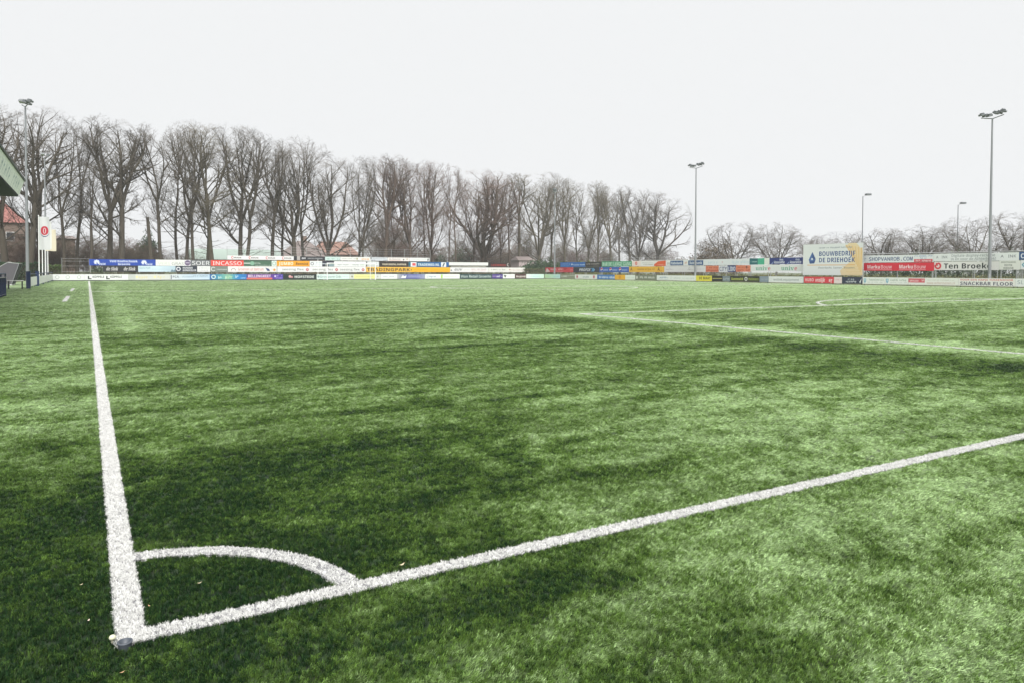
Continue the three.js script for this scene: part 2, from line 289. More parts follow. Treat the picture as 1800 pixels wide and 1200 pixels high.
// low boards behind the far goal
board('front', 86, 147, WH, [G(0.22, 0.5, 0.26, 0.08, '#b6bab8'), G(0.52, 0.5, 0.26, 0.08, '#b6bab8'), G(0.85, 0.5, 0.26, 0.08, '#b6bab8')], 'plain white low board with three pale grey round emblems');
board('front', 147, 225, WH, [B(0.08, 0.11, 0.3, 0.85, KB), B(0.08, 0.16, 0.68, 0.85, KB), T('KÖPPELE', 0.18, 0.45, 0.45, 0.4, KB), B(0.49, 0.52, 0.3, 0.85, KB), B(0.49, 0.57, 0.68, 0.85, KB), T('KÖPPELE', 0.58, 0.85, 0.45, 0.4, KB)], 'white low board with the same black name printed twice');
board('front', 225, 298, '#d9dad6', [B(0, 0.16, 0, 1, '#c9ccc8'), D(0.26, 0.45, 0.5, 0.5, '#e6d68c'), D(0.7, 0.88, 0.5, 0.5, '#e6d68c'), O(0.2, 0.5, 0.2, '#f3e7a8'), O(0.63, 0.5, 0.2, '#f3e7a8')], 'pale grey low board with two faint yellow emblems');
board('front', 298, 368, ['#dfe3e6', '#c3d4e4', '#bdd3e8'], [B(0.02, 0.04, 0.15, 0.9, '#3b3f55'), T('PCA', 0.06, 0.22, 0.45, 0.4, '#6b7382'), D(0.27, 0.55, 0.45, 0.25, '#98a8bd'), D(0.58, 0.96, 0.3, 0.28, '#76808f'), B(0.27, 0.98, 0.72, 0.78, '#e8eef4')], 'pale blue low board with small grey print and three initials');
board('front', 368, 433, ['#0b5da6', '#4f9fb4', '#8fbf9e', '#1d86c8', '#1b72bf'], [G(0.1, 0.5, 0.32, 0.14, '#eef6ea'), D(0.17, 0.42, 0.5, 0.5, '#eaf5e6'), D(0.44, 0.6, 0.5, 0.45, '#b9dcae'), D(0.64, 0.8, 0.45, 0.5, '#cfe4f2'), D(0.84, 0.97, 0.7, 0.2, '#cfe4f2')], 'blue and green low board with a white ring emblem');
board('front', 433, 497, ['#55318c', '#6a2f8f', '#4a3aa6'], [B(0, 0.7, 0.68, 1, '#e0705e'), T('BELLINGKEET', 0.03, 0.66, 0.36, 0.5, '#f2ddee'), O(0.78, 0.4, 0.18, '#d9cdf0'), D(0.8, 0.97, 0.3, 0.25, '#e3dcf4'), D(0.8, 0.97, 0.72, 0.22, '#b9a8dd')], 'purple low board with spaced white capitals over a red strip');
board('front', 497, 556, '#12231f', [O(0.2, 0.45, 0.26, '#d9a7a9'), O(0.26, 0.55, 0.2, '#c98b90'), T('HOFSTEDE', 0.33, 0.93, 0.5, 0.48, '#e6e9e6')], 'blackish green low board with a pink emblem and white capitals');
board('front', 556, 614, '#dff0ee', [O(0.05, 0.5, 0.22, '#2f6f7d'), T('Grondzone Gids', 0.1, 0.75, 0.5, 0.46, '#2e4a52', REG), D(0.78, 0.97, 0.5, 0.16, '#8fb0b4')], 'pale aqua low board with dark mixed-case lettering');
board('front', 614, 669, '#d7d8d4', [B(0.14, 0.82, 0.05, 0.95, '#ecea9a'), O(0.08, 0.5, 0.2, '#8d8c6a'), D(0.2, 0.76, 0.5, 0.22, '#c9bf70'), O(0.9, 0.5, 0.16, '#a9aaa4')], 'grey low board with a wide pale yellow field');
board('front', 669, 698, '#f0f2f2', [D(0.14, 0.82, 0.45, 0.36, '#9fb0bd')], 'short white low board with faint blue-grey print');
board('front', 698, 747, ['#b7b9bd', '#6a6fa6', '#6b70ad', '#9ea3c0'], [P('#f3f4f6', 0.13, 0.8, 0.2, 0.2, 0.24, 0.5, 0.33, 0.25, 0.3, 0.85), D(0.4, 0.82, 0.4, 0.2, '#d5d8ea'), B(0.36, 0.85, 0.6, 0.66, '#aab0d6')], 'dusty violet low board with a white animal figure');
board('front', 747, 808, '#f0f2ee', [D(0.05, 0.3, 0.5, 0.5, '#8d9fc0'), B(0.45, 0.5, 0.1, 0.9, '#a6d155'), D(0.55, 0.9, 0.5, 0.26, '#b9c4b4')], 'white low board with a lime green bar');
board('front', 808, 865, '#1f4247', [T('Vion Retail Groenlo', 0.03, 0.97, 0.5, 0.56, '#e8efee', REG)], 'dark teal low board with thin white lettering');
board('front', 865, 884, '#4b3b86', [T('aef', 0.4, 0.75, 0.5, 0.4, '#f0eef8'), D(0.05, 0.34, 0.45, 0.3, '#c9a9d8'), D(0.78, 0.96, 0.5, 0.2, '#c8c0e4')], 'short violet low board with small white letters');
board('front', 884, 905, '#eceeed', [P('#33363a', 0.06, 0.2, 0.3, 0.3, 0.18, 0.85), D(0.36, 0.95, 0.5, 0.2, '#bfa9a8')], 'short white low board with a black triangular emblem');
board('front', 905, 925, '#4a2b2a', [D(0.05, 0.95, 0.5, 0.5, '#efe6e2', 1.1)], 'short maroon low board with white lettering');
board('front', 925, 956.5, ['#e6efe9', '#cfe6e8', '#cbe4d6'], [D(0.2, 0.8, 0.5, 0.26, '#a9cfd2')], 'pale aqua low board with faint print beside the corner floodlight');
// lower boards on the far fence
board('low', 180, 242, '#23262a', [T('de Slok', 0.09, 0.42, 0.5, 0.55, '#e8e6e2', 'italic bold serif'), T('de Slok', 0.58, 0.92, 0.5, 0.55, '#e8e6e2', 'italic bold serif')], 'black fence board with the same white script twice');
board('low', 242, 308, ['#cfe3ea', '#d6ebf2', '#bcd3de'], [T('Derk Puff', 0.03, 0.32, 0.35, 0.34, '#7fa7b0', REG), B(0.36, 0.85, 0.52, 0.56, '#b3cdd8'), P('#6f8c99', 0.86, 1, 0.9, 0.55, 0.95, 0.8, 1, 0.5, 1, 1)], 'pale sky blue fence board with thin grey lettering');
board('low', 308, 346, '#1f2b3a', [O(0.13, 0.5, 0.36, '#e4e7ea'), O(0.13, 0.5, 0.2, '#39475a'), T('HUNINK', 0.32, 0.8, 0.3, 0.34, '#e8eaec'), T('KONSEELER', 0.32, 0.96, 0.72, 0.34, '#e8eaec')], 'navy fence board with a round white crest and two lines');
board('low', 346, 369, WH, [D(0.15, 0.9, 0.3, 0.22, '#aeb2b2', 0.6), D(0.2, 0.85, 0.7, 0.22, '#aeb2b2', 0.6)], 'short white fence board with spaced grey letters');
board('low', 369, 400, '#7f8a80', [G(0.17, 0.5, 0.32, 0.1, '#eef0ee', 0.6, 5.6), D(0.34, 0.95, 0.55, 0.22, '#cfd5cf')], 'grey-green fence board with a white open ring');
board('low', 400, 486, '#f3f1ec', [G(0.11, 0.75, 0.36, 0.1, '#9b8f8c', 3.14, 6.28), T('Groenten uit Beltrum', 0.2, 0.73, 0.5, 0.5, '#c9555a', REG), P('#2c4373', 0.76, 0.2, 0.84, 0.45, 0.86, 0.85, 0.8, 0.8), O(0.95, 0.6, 0.22, '#e9a03c'), O(0.9, 0.5, 0.06, '#2c4373')], 'white fence board with red lettering and blue and orange figures');
const FLEX = (a) => [T('seesing flex', a, a + 0.235, 0.5, 0.4, '#3c413f', REG), P('#c9666a', a + 0.275, 0.2, a + 0.292, 0.45, a + 0.292, 0.65, a + 0.275, 0.88, a + 0.258, 0.65, a + 0.258, 0.45), O(a + 0.275, 0.5, 0.1, '#f2d6d4')];
board('low', 487, 643, '#f1f2ef', [...FLEX(0.05), ...FLEX(0.38), ...FLEX(0.69)], 'long white fence board with one name repeated three times');
board('low', 643, 722, '#f0bd45', [T('TRADINGPARK', 0.02, 0.98, 0.5, 0.6, '#33260f')], 'amber fence board with large black capitals');
board('low', 722, 791, '#f7b918', [T('TRADING', 0.06, 0.42, 0.52, 0.28, '#e19a10'), D(0.48, 0.95, 0.52, 0.28, '#e19a10'), P('#2b2414', 0, 0.3, 0.02, 0.5, 0, 0.8)], 'bright yellow fence board with tone-on-tone lettering');
board('low', 791, 858, '#eeeeec', [T('GUV', 0.1, 0.3, 0.45, 0.46, '#474b52', ITAL), D(0.34, 0.5, 0.5, 0.14, '#c2c2c0'), D(0.54, 0.95, 0.35, 0.24, '#b98993'), D(0.54, 0.95, 0.7, 0.16, '#dba9ae'), O(0.03, 0.6, 0.14, '#55585e')], 'white fence board with three dark slanted capitals and pink lines');
board('low', 858, 923, '#eae9e2', [D(0.06, 0.46, 0.4, 0.3, '#7a8b7f'), D(0.2, 0.4, 0.75, 0.14, '#9aa79c'), O(0.58, 0.45, 0.14, '#b85f62'), D(0.62, 0.94, 0.5, 0.2, '#c79a9c')], 'cream fence board with a small red mark at the hedge gap');
board('rlow', 959, 1003, '#d2434b', [P('#f2dede', 0, 1, 0.06, 0.1, 0.2, 0.9), D(0.22, 0.72, 0.34, 0.4, '#f3dfdf', 1.1), D(0.25, 0.72, 0.78, 0.16, '#f0c4c6'), P('#b31f2c', 0.72, 0.1, 0.9, 0.1, 0.82, 0.5, 0.72, 0.5)], 'red side board with a white peaked emblem beside the corner floodlight');
// upper boards on the far fence
const FLAKE = (x) => [O(x, 0.48, 0.26, '#e9eef6'), ...[0, 1, 2, 3, 4, 5, 6, 7].map((k) => O(x + Math.cos(k * 0.785) * 0.034, 0.48 + Math.sin(k * 0.785) * 0.3, 0.1, '#e9eef6')), P('#1c46a8', x, 0.4, x + 0.03, 1, x - 0.005, 1)];
board('high', 156, 273, '#1746ab', [...FLAKE(0.11), T('Veld', 0.14, 0.24, 0.76, 0.34, '#e9eef6'), T('Veld Koeltechniek', 0.3, 0.72, 0.3, 0.36, '#e9eef6'), T('Groenlo', 0.42, 0.61, 0.76, 0.34, '#e9eef6'), ...FLAKE(0.82), T('Veld', 0.85, 0.95, 0.76, 0.34, '#e9eef6')], 'royal blue fence board with white flower-like emblems at both ends');
board('high', 273, 324, '#eff0ec', [B(0, 0.95, 0.22, 0.26, '#c7cac4'), T('VERS', 0.08, 0.5, 0.62, 0.44, '#cfd6c4', REG), T('GRAS', 0.54, 0.98, 0.62, 0.44, '#8a9088', REG)], 'white fence board with outlined pale capitals');
board('high', 324, 370, '#6d7174', [B(0, 0.22, 0, 1, '#e9e7ec'), O(0.11, 0.5, 0.44, '#6b5a7a'), B(0.03, 0.19, 0.45, 0.55, '#d9d2e0'), T('SOER', 0.27, 0.96, 0.5, 0.64, '#f1f2f2', REG)], 'grey fence board with a violet disc and large white capitals');
board('high', 370, 428, '#e8483e', [T('INCASSO', 0.05, 0.95, 0.5, 0.64, '#faf0ee', REG)], 'scarlet fence board with large white capitals');
board('high', 428, 477, '#4b6d58', [B(0, 0.3, 0.42, 0.56, '#dfe9e2'), O(0.3, 0.5, 0.36, '#86b49a'), D(0.36, 0.58, 0.45, 0.18, '#e3ece6'), D(0.4, 0.95, 0.82, 0.14, '#d3dfd6')], 'dark green fence board with a mint round emblem');
board('high', 477, 486, '#dfe9e4', [G(0.5, 0.5, 0.28, 0.1, '#94bba6')], 'narrow mint square fence board');
board('high', 486, 544, '#f0a51e', [T('JUMBO', 0.07, 0.5, 0.5, 0.56, '#fdf3dc'), T('Rennink', 0.56, 0.95, 0.52, 0.46, '#40300e', ITAL)], 'orange fence board with white capitals and a dark slanted name');
board('high', 544, 566, '#eceff0', [G(0.2, 0.5, 0.24, 0.1, '#555a60'), D(0.4, 0.95, 0.3, 0.2, '#9db0b8'), D(0.4, 0.95, 0.7, 0.16, '#b2c2c8')], 'short white fence board with a dark ring and blue-grey print');
board('high', 566, 587, '#2b3040', [B(0, 0.7, 0.44, 0.56, '#dfe3ea'), B(0.55, 1, 0.5, 1, '#8aa0a4')], 'short navy fence board with a white dash');
board('high', 587, 643, '#eef0ef', [D(0.1, 0.45, 0.62, 0.24, '#8b9394'), D(0.55, 0.78, 0.62, 0.24, '#8b9394'), D(0.82, 0.94, 0.62, 0.26, '#9fc0a2'), G(0.26, 0.35, 0.12, 0.06, '#7b8486', 3.14, 6.28), G(0.66, 0.35, 0.12, 0.06, '#7b8486', 3.14, 6.28)], 'white fence board with two small arched emblems behind the goal');
board('high', 643, 666, '#e3e6e8', [B(0, 0.1, 0.05, 0.35, KB), B(0, 0.1, 0.6, 0.95, KB), D(0.15, 0.95, 0.28, 0.26, '#9aa6ac'), D(0.15, 0.95, 0.74, 0.26, '#9aa6ac')], 'short light grey fence board with black squares');
board('high', 666, 718, '#2d2724', [T('YOUR DIGITAL PARTNER', 0.1, 0.92, 0.5, 0.34, '#efe2c4')], 'blackish brown fence board with cream capitals');
board('high', 718, 789, ['#19647a', '#1b5f96', '#155a99'], [B(0.05, 0.19, 0.06, 0.94, '#f0eded'), B(0.09, 0.17, 0.25, 0.75, '#dd5150'), T('TRADEMED.NL', 0.22, 0.76, 0.52, 0.5, '#eaf2f6'), B(0.8, 0.93, 0.04, 0.96, '#e8eef2'), P('#24303c', 0.87, 0.15, 0.9, 0.2, 0.86, 0.9, 0.83, 0.85)], 'steel blue fence board with a red square emblem and white capitals');
board('high', 789, 858, '#eceeea', [B(0, 1, 0.62, 1, '#4a4a44'), D(0.06, 0.96, 0.82, 0.26, '#e2dfcf'), D(0.1, 0.95, 0.3, 0.12, '#c5c9c6')], 'fence board split white above dark brown');
board('high', 858, 896, '#29201e', [T('LEEMREIS', 0.14, 0.82, 0.52, 0.46, '#a83a34'), G(0.93, 0.45, 0.26, 0.12, '#d8cfca', 1, 5)], 'black fence board with red capitals');
// terrace railing
const KR = (a) => [G(a + 0.02, 0.5, 0.3, 0.14, '#d94a4c', 1.3, 5.2), T('KRAAK', a + 0.03, a + 0.145, 0.5, 0.38, '#3a2a2e')];
board('top', 399, 516, '#f2f2ef', [...KR(0.06), ...KR(0.315), ...KR(0.57), ...KR(0.82)], 'long white railing board with four red crescents');
board('top', 516, 571, '#2b2e33', [B(0.1, 0.2, 0, 1, '#b9b4ae'), T('BHK', 0.25, 0.38, 0.5, 0.44, '#eff0f0'), T('HAKSELINKMAN', 0.44, 0.92, 0.52, 0.32, '#b8babb')], 'black railing board with white capitals');
board('top', 571, 598, '#cfe6df', [D(0.12, 0.6, 0.5, 0.44, '#8bb8a6'), D(0.8, 0.98, 0.6, 0.3, '#6b7f85')], 'mint green railing board');
board('top', 598, 651, '#eff0ea', [D(0.05, 0.5, 0.45, 0.26, '#a2a6a2'), O(0.55, 0.5, 0.26, '#a7a07a'), D(0.7, 0.96, 0.5, 0.54, '#eda255')], 'white railing board with orange print');
board('top', 651, 681, '#d5dade', [B(0, 0.06, 0.1, 0.45, KB), D(0.1, 0.9, 0.35, 0.24, '#9aa4ac'), D(0.04, 0.26, 0.8, 0.26, '#5a626a'), D(0.76, 0.98, 0.8, 0.26, '#5a626a')], 'light grey railing board with black corner marks');
board('top', 681, 720, '#f2ece6', [T('de Roemte', 0.06, 0.58, 0.45, 0.36, '#4c3c3a', REG), B(0.06, 0.6, 0.78, 0.86, '#e2a58c'), O(0.72, 0.6, 0.2, '#4a4440'), O(0.88, 0.45, 0.22, '#c3b59c')], 'cream railing board with a brown figure');
board('top', 720, 755, '#eff1ee', [D(0.06, 0.85, 0.42, 0.22, '#c3c9c5'), P('#2c2c30', 0.9, 0.2, 0.96, 0.2, 0.94, 0.85, 0.88, 0.8)], 'white railing board with a small black figure at the end');
// low boards along the opposite touchline
board('rfront', 958, 985, ['#c4e2b6', '#c6e6ee'], [D(0.1, 0.4, 0.5, 0.4, '#b6d99a'), D(0.55, 0.95, 0.5, 0.26, '#9fcfe0')], 'side board fading from pale green to pale blue');
board('rfront', 986, 1011, '#8b8f7c', [D(0.05, 0.55, 0.4, 0.5, '#e5e7e2', 1.1), B(0.6, 1, 0.25, 0.32, '#d7d9d0')], 'short olive grey side board with white script');
board('rfront', 1011, 1050, '#eceeee', [O(0.1, 0.5, 0.42, '#d8a6ac'), O(0.1, 0.5, 0.26, '#b8606e'), D(0.34, 0.62, 0.5, 0.44, '#8a95a4'), O(0.86, 0.5, 0.42, '#d8a6ac'), O(0.86, 0.5, 0.26, '#b8606e')], 'white side board with a pink round emblem at each end');
board('rfront', 1050, 1081, '#3a78c2', [D(0.06, 0.48, 0.5, 0.54, '#e6eff8', 1.1), D(0.54, 0.96, 0.5, 0.54, '#e6eff8', 1.1)], 'mid blue side board with white lettering');
board('rfront', 1081, 1117, '#eaf0ea', [B(0, 0.52, 0, 1, '#f0b426'), O(0.26, 0.5, 0.42, '#dd9a12'), D(0.58, 0.95, 0.5, 0.2, '#bfd0c4')], 'white side board with an amber block');
board('rfront', 1117, 1155, '#7d8272', [O(0.08, 0.5, 0.3, '#d5d6cd'), D(0.22, 0.88, 0.42, 0.5, '#dcded6', 1.1)], 'moss grey side board with white lettering');
board('rfront', 1155, 1224, '#eef0ee', [D(0.04, 0.3, 0.4, 0.34, '#7d97b5'), D(0.04, 0.3, 0.78, 0.16, '#a9b8c6'), G(0.38, 0.5, 0.24, 0.06, '#c2c8ca'), D(0.45, 0.95, 0.5, 0.3, '#c2c8c6')], 'long white side board with blue-grey print at one end');
board('rfront', 1224, 1252, '#ecdf45', [T('DE MAAT', 0.18, 0.92, 0.45, 0.5, '#332f14')], 'lemon yellow side board with black capitals');
board('rfront', 1252, 1271, '#1e1f1a', [B(0.05, 0.95, 0.42, 0.56, '#b8b06a')], 'short black side board with a mustard stripe');
board('rfront', 1271, 1284, '#7c8790', [D(0.1, 0.9, 0.5, 0.4, '#b6bec4')], 'very short slate grey side board');
board('rfront', 1284, 1336, '#23261c', [T('Gunnewick', 0.04, 0.46, 0.5, 0.46, '#c9d25a'), O(0.55, 0.5, 0.34, '#e7eae2'), O(0.55, 0.5, 0.18, '#3c4036'), T('Helmers', 0.63, 0.97, 0.5, 0.46, '#a8b84e')], 'black side board with lime lettering and a white disc');
board('rfront', 1336, 1352, '#8b98a6', [D(0.1, 0.9, 0.5, 0.3, '#aab4be')], 'very short blue-grey side board');
board('rfront', 1352, 1413, '#ebedee', [G(0.06, 0.5, 0.22, 0.05, '#cfd4d8'), T('wolink.equipment', 0.14, 0.88, 0.52, 0.4, '#6b757d', REG), G(0.95, 0.5, 0.22, 0.05, '#cfd4d8')], 'white side board with grey mixed-case lettering');
board('rfront', 1414, 1467, '#e03a48', [T('HUBO', 0.04, 0.34, 0.5, 0.5, '#f7d9dc'), T('vrolijk', 0.38, 0.7, 0.5, 0.6, '#fbeef0', ITAL), D(0.78, 0.96, 0.5, 0.6, '#fbeef0')], 'cherry red side board with white slanted script below the large billboard');
board('rfront', 1467, 1481, '#f0dfe0', [D(0.1, 0.9, 0.4, 0.2, '#dca0a8')], 'very short pale pink side board');
board('rfront', 1481, 1517, '#232e48', [D(0.3, 0.62, 0.3, 0.26, '#dfe3ea'), D(0.2, 0.72, 0.66, 0.32, '#eef0f4'), P('#e8ebf0', 0.78, 0.3, 0.86, 0.7, 0.98, 0.15, 0.9, 0.95)], 'navy side board with two white lines and a bird figure');
const SHIELD = (x) => [P('#7fb3cc', x, 0.2, x + 0.12, 0.2, x + 0.11, 0.65, x + 0.06, 0.9, x + 0.01, 0.65), P('#dceef5', x + 0.03, 0.3, x + 0.09, 0.3, x + 0.06, 0.7)];
board('rfront', 1518, 1557, '#eff1ee', [...SHIELD(0.03), D(0.22, 0.92, 0.36, 0.3, '#a9b3ae'), D(0.22, 0.94, 0.72, 0.16, '#c2c9c4')], 'white side board with a light blue shield, beside the navy board');
board('rfront', 1557, 1598, '#eff1ee', [...SHIELD(0.03), D(0.22, 0.92, 0.36, 0.3, '#a9b3ae'), D(0.22, 0.94, 0.72, 0.16, '#c2c9c4')], 'white side board with a light blue shield, beside the board with a red box');
board('rfront', 1598, 1686, '#f1f0ec', [B(0, 0.34, 0.12, 0.68, '#d9606c'), D(0.03, 0.31, 0.4, 0.34, '#f5d5d8'), D(0.4, 0.95, 0.3, 0.16, '#cfccc2'), T('www.wiltenhenen.nl', 0.38, 0.94, 0.68, 0.34, '#cdb0a4', REG)], 'white side board with a red box and a pale web address');
board('rfront', 1686, 1786, '#f2f0ee', [T('VOOR EEN HAPJE TUSSENDOOR', 0.03, 0.97, 0.22, 0.24, '#dd7f78'), T('SNACKBAR FLOOR', 0.03, 0.97, 0.68, 0.44, '#4d4a63')], 'white side board with a red line over wide dark capitals');
board('rfront', 1786, 1872, '#f0f2f2', [T('SL', 0.04, 0.18, 0.45, 0.46, '#8f9ba8', REG)], 'white side board with tall grey capitals beside the wide dark capitals');
// upper boards along the opposite touchline
board('rlow', 1003, 1008, '#d2434b', [D(0.05, 0.95, 0.5, 0.2, '#f3c8ca')], 'narrow red side board');
board('rlow', 1008, 1054, '#232d3e', [T('PROFIX', 0.22, 0.66, 0.5, 0.54, '#e9eef2', ITAL), P('#52a5dc', 0.69, 0.2, 0.73, 0.2, 0.79, 0.5, 0.73, 0.85, 0.69, 0.85, 0.74, 0.5), P('#8cc8ee', 0.75, 0.2, 0.78, 0.2, 0.84, 0.5, 0.78, 0.85, 0.75, 0.85, 0.8, 0.5)], 'navy side board with white slanted capitals and blue chevrons');
const ROUND = (x) => [O(x, 0.46, 0.36, '#eef2f6'), ['P', '#cf3742', [x - 0.045, 0.3, x, 0.13, x + 0.045, 0.25, x + 0.02, 0.42, x - 0.03, 0.52]], ['P', '#254a9c', [x - 0.03, 0.7, x + 0.02, 0.55, x + 0.05, 0.5, x + 0.02, 0.78, x - 0.01, 0.8]]];
board('rlow', 1054, 1106, '#2b62b8', [...ROUND(0.08), T('pepsi', 0.14, 0.3, 0.52, 0.36, '#d5e2f4', REG), ...ROUND(0.39), T('pepsi', 0.45, 0.62, 0.52, 0.36, '#d5e2f4', REG), ...ROUND(0.71), T('pepsi', 0.77, 0.95, 0.52, 0.36, '#d5e2f4', REG)], 'blue side board with three red, white and blue roundels');
board('rlow', 1106, 1168, '#f4be3a', [T('A', 0.04, 0.1, 0.45, 0.6, '#6a4514'), D(0.1, 0.18, 0.7, 0.26, '#c9861e'), T('www.arpa.nl', 0.25, 0.74, 0.45, 0.4, '#9c6e14', REG), T('A', 0.82, 0.88, 0.45, 0.6, '#6a4514'), D(0.88, 0.97, 0.7, 0.26, '#c9861e')], 'golden yellow side board with a brown letter at both ends');
board('rlow', 1168, 1241, '#e8e7e8', [D(0.04, 0.22, 0.55, 0.2, '#b5aeb4'), G(0.14, 0.4, 0.14, 0.05, '#b8b0b5'), D(0.32, 0.48, 0.5, 0.1, '#d6c9d0'), G(0.62, 0.4, 0.16, 0.05, '#a8a4aa'), D(0.56, 0.72, 0.6, 0.16, '#b5aeb4'), D(0.8, 0.97, 0.5, 0.16, '#cfc8d0')], 'pale lilac grey side board with thin script marks');
board('rlow', 1241, 1264, '#e58866', [D(0.06, 0.94, 0.3, 0.3, '#a8452c'), D(0.06, 0.94, 0.72, 0.3, '#a8452c')], 'salmon side board on one side of the tall condensed lettering');
board('rlow', 1264, 1294, '#eef0f4', [T('CITY', 0.03, 0.48, 0.5, 0.66, '#39456f'), B(0.52, 1, 0, 1, '#3d4c80'), T('LIDO', 0.55, 0.98, 0.5, 0.66, '#eef0f6')], 'half white half navy side board with tall condensed capitals');
board('rlow', 1294, 1320, '#e58866', [D(0.06, 0.9, 0.3, 0.24, '#b95a3c'), D(0.04, 0.94, 0.72, 0.3, '#a8452c'), P('#6d4436', 0.7, 0.1, 0.78, 0.1, 0.76, 0.5, 0.7, 0.5)], 'salmon side board next to the white board with green lettering');
board('rlow', 1320, 1412, '#eef1ef', [T('univ', 0.1, 0.34, 0.5, 0.56, '#5fae8e', SERIF), T('e', 0.345, 0.4, 0.5, 0.56, '#dc5a66', SERIF), T('univ', 0.6, 0.84, 0.5, 0.56, '#5fae8e', SERIF), T('e', 0.845, 0.9, 0.5, 0.56, '#dc5a66', SERIF)], 'white side board with green serif lettering ending in red letters');
board('rhigh', 985, 1029, '#1f66b4', [D(0.04, 0.4, 0.35, 0.22, '#a9c0ea'), D(0.04, 0.4, 0.74, 0.2, '#7fb6e8'), O(0.48, 0.45, 0.18, '#eef4fa'), D(0.52, 0.97, 0.52, 0.3, '#d5e6f6')], 'cobalt side board with light blue lines');
board('rhigh', 1029, 1058, '#302c2a', [D(0.08, 0.85, 0.4, 0.34, '#b5b2ac'), D(0.5, 0.8, 0.8, 0.2, '#8b8884')], 'charcoal side board with grey capitals');
board('rhigh', 1058, 1111, '#3f9d72', [T('BAR DE LANGE GANG', 0.02, 0.98, 0.5, 0.66, '#e2f4ea', SERIF)], 'green side board with white serif capitals');
board('rhigh', 1111, 1150, '#efeeec', [B(0, 0.4, 0, 1, '#f6e4df'), O(0.2, 0.45, 0.32, '#e05a48'), O(0.2, 0.45, 0.14, '#f6d7d0'), D(0.48, 0.95, 0.36, 0.2, '#c5c2c0'), D(0.48, 0.95, 0.68, 0.26, '#aaa8a6')], 'off-white side board with a red oval emblem');
board('rhigh', 1150, 1171, '#eeeae8', [P('#ea6230', 0, 1, 0, 0.7, 0.35, 0.15, 0.98, 0.05, 0.98, 1), D(0.3, 0.9, 0.72, 0.2, '#f6c3ac')], 'side board with an orange peaked shape');
board('rhigh', 1171, 1238, '#f0f1f0', [D(0.04, 0.08, 0.5, 0.5, '#9a9c9c'), B(0.12, 0.47, 0.12, 0.92, '#30578c'), T('Rabobank', 0.145, 0.445, 0.52, 0.48, '#eef3f8'), D(0.51, 0.56, 0.5, 0.5, '#d9a48c'), B(0.6, 0.98, 0.12, 0.92, '#30578c'), T('Rabobank', 0.63, 0.95, 0.52, 0.48, '#eef3f8')], 'white side board with two blue name plates');
board('rhigh', 1238, 1318, '#e9edf0', [D(0.1, 0.34, 0.5, 0.48, '#c9dbe8'), O(0.42, 0.5, 0.16, '#dfc8cc'), D(0.64, 0.98, 0.5, 0.48, '#cbdce8')], 'white side board with very pale blue lettering');
board('rhigh', 1318, 1353, '#eef3ea', [B(0, 0.42, 0, 1, '#1f6a70'), D(0.06, 0.38, 0.52, 0.2, '#d3ebe6'), B(0.42, 0.75, 0, 1, '#49b894')], 'side board in teal, mint and white fields');
board('rhigh', 1353, 1412, '#26387e', [T('Ootje', 0.3, 0.42, 0.28, 0.3, '#dfe4f2', ITAL), T('Assurantie', 0.14, 0.46, 0.66, 0.42, '#eef0f8', ITAL), T('Ootje', 0.78, 0.9, 0.28, 0.3, '#dfe4f2', ITAL), T('Assurantie', 0.62, 0.95, 0.66, 0.42, '#eef0f8', ITAL), P('#9fb2de', 0.05, 0.95, 0.14, 0.5, 0.09, 0.95), P('#9fb2de', 0.53, 0.95, 0.62, 0.5, 0.57, 0.95)], 'deep blue side board with white script twice');
board('rhigh', 1519, 1642, '#edf0f2', [D(0.01, 0.04, 0.45, 0.6, '#b5c0cc'), T('SHOPVANROB.COM', 0.075, 0.72, 0.52, 0.5, '#3c5080', 'bold monospace'), D(0.74, 0.98, 0.18, 0.2, '#8fa4c6'), D(0.82, 0.9, 0.45, 0.2, '#8fa4c6'), B(0.735, 0.985, 0.6, 0.98, '#dd5a66'), D(0.76, 0.96, 0.78, 0.26, '#f8dfe2')], 'white side board with spaced blue monospaced capitals');
board('rhigh', 1642, 1792, '#eff2f2', [T('A▸▸INK', 0.03, 0.175, 0.45, 0.36, '#5b6166', REG), T('Digitale display-reclame', 0.22, 0.74, 0.28, 0.34, '#7c8389', REG), T('in en voor de Achterhoek!', 0.215, 0.75, 0.72, 0.34, '#7c8389', REG), T('A▸▸INK', 0.8, 0.97, 0.45, 0.36, '#5b6166', REG)], 'white side board with two lines of grey lettering');
board('rhigh', 1792, 1872, '#2c5288', [T('C', 0.03, 0.12, 0.5, 0.6, '#eef2f8'), D(0.2, 0.9, 0.5, 0.4, '#dfe6f0')], 'denim blue side board with a white capital');
const MB = (a) => [T('Marku', a, a + 0.2, 0.5, 0.46, '#fdf2f4'), T('Bouw', a + 0.205, a + 0.37, 0.5, 0.46, '#fbe3e7', REG), B(a, a + 0.37, 0.84, 0.89, '#f6c9d0')];
board('rlow', 1519, 1643, '#e5293f', [...MB(0.05), ...MB(0.52)], 'crimson side board with the same white name twice');
board('rlow', 1643, 1757, '#f1f0ec', [B(0, 0.12, 0, 1, '#f6e2e0'), G(0.06, 0.5, 0.3, 0.2, '#dd3a44', -1.6, 3.6), B(0.025, 0.06, 0.15, 0.5, '#dd3a44'), T('Ten Broeke', 0.155, 0.9, 0.5, 0.62, '#23292b')], 'cream side board with large black lettering and a red emblem');
board('rlow', 1757, 1795, '#eceee6', [T('GROOTHANDEL', 0.08, 0.8, 0.18, 0.2, '#8a8f86'), T('FEESTEN', 0.24, 0.62, 0.5, 0.22, '#6f746c'), T('VERHUUR', 0.2, 0.68, 0.82, 0.22, '#6f746c')], 'cream side board with three short grey lines');
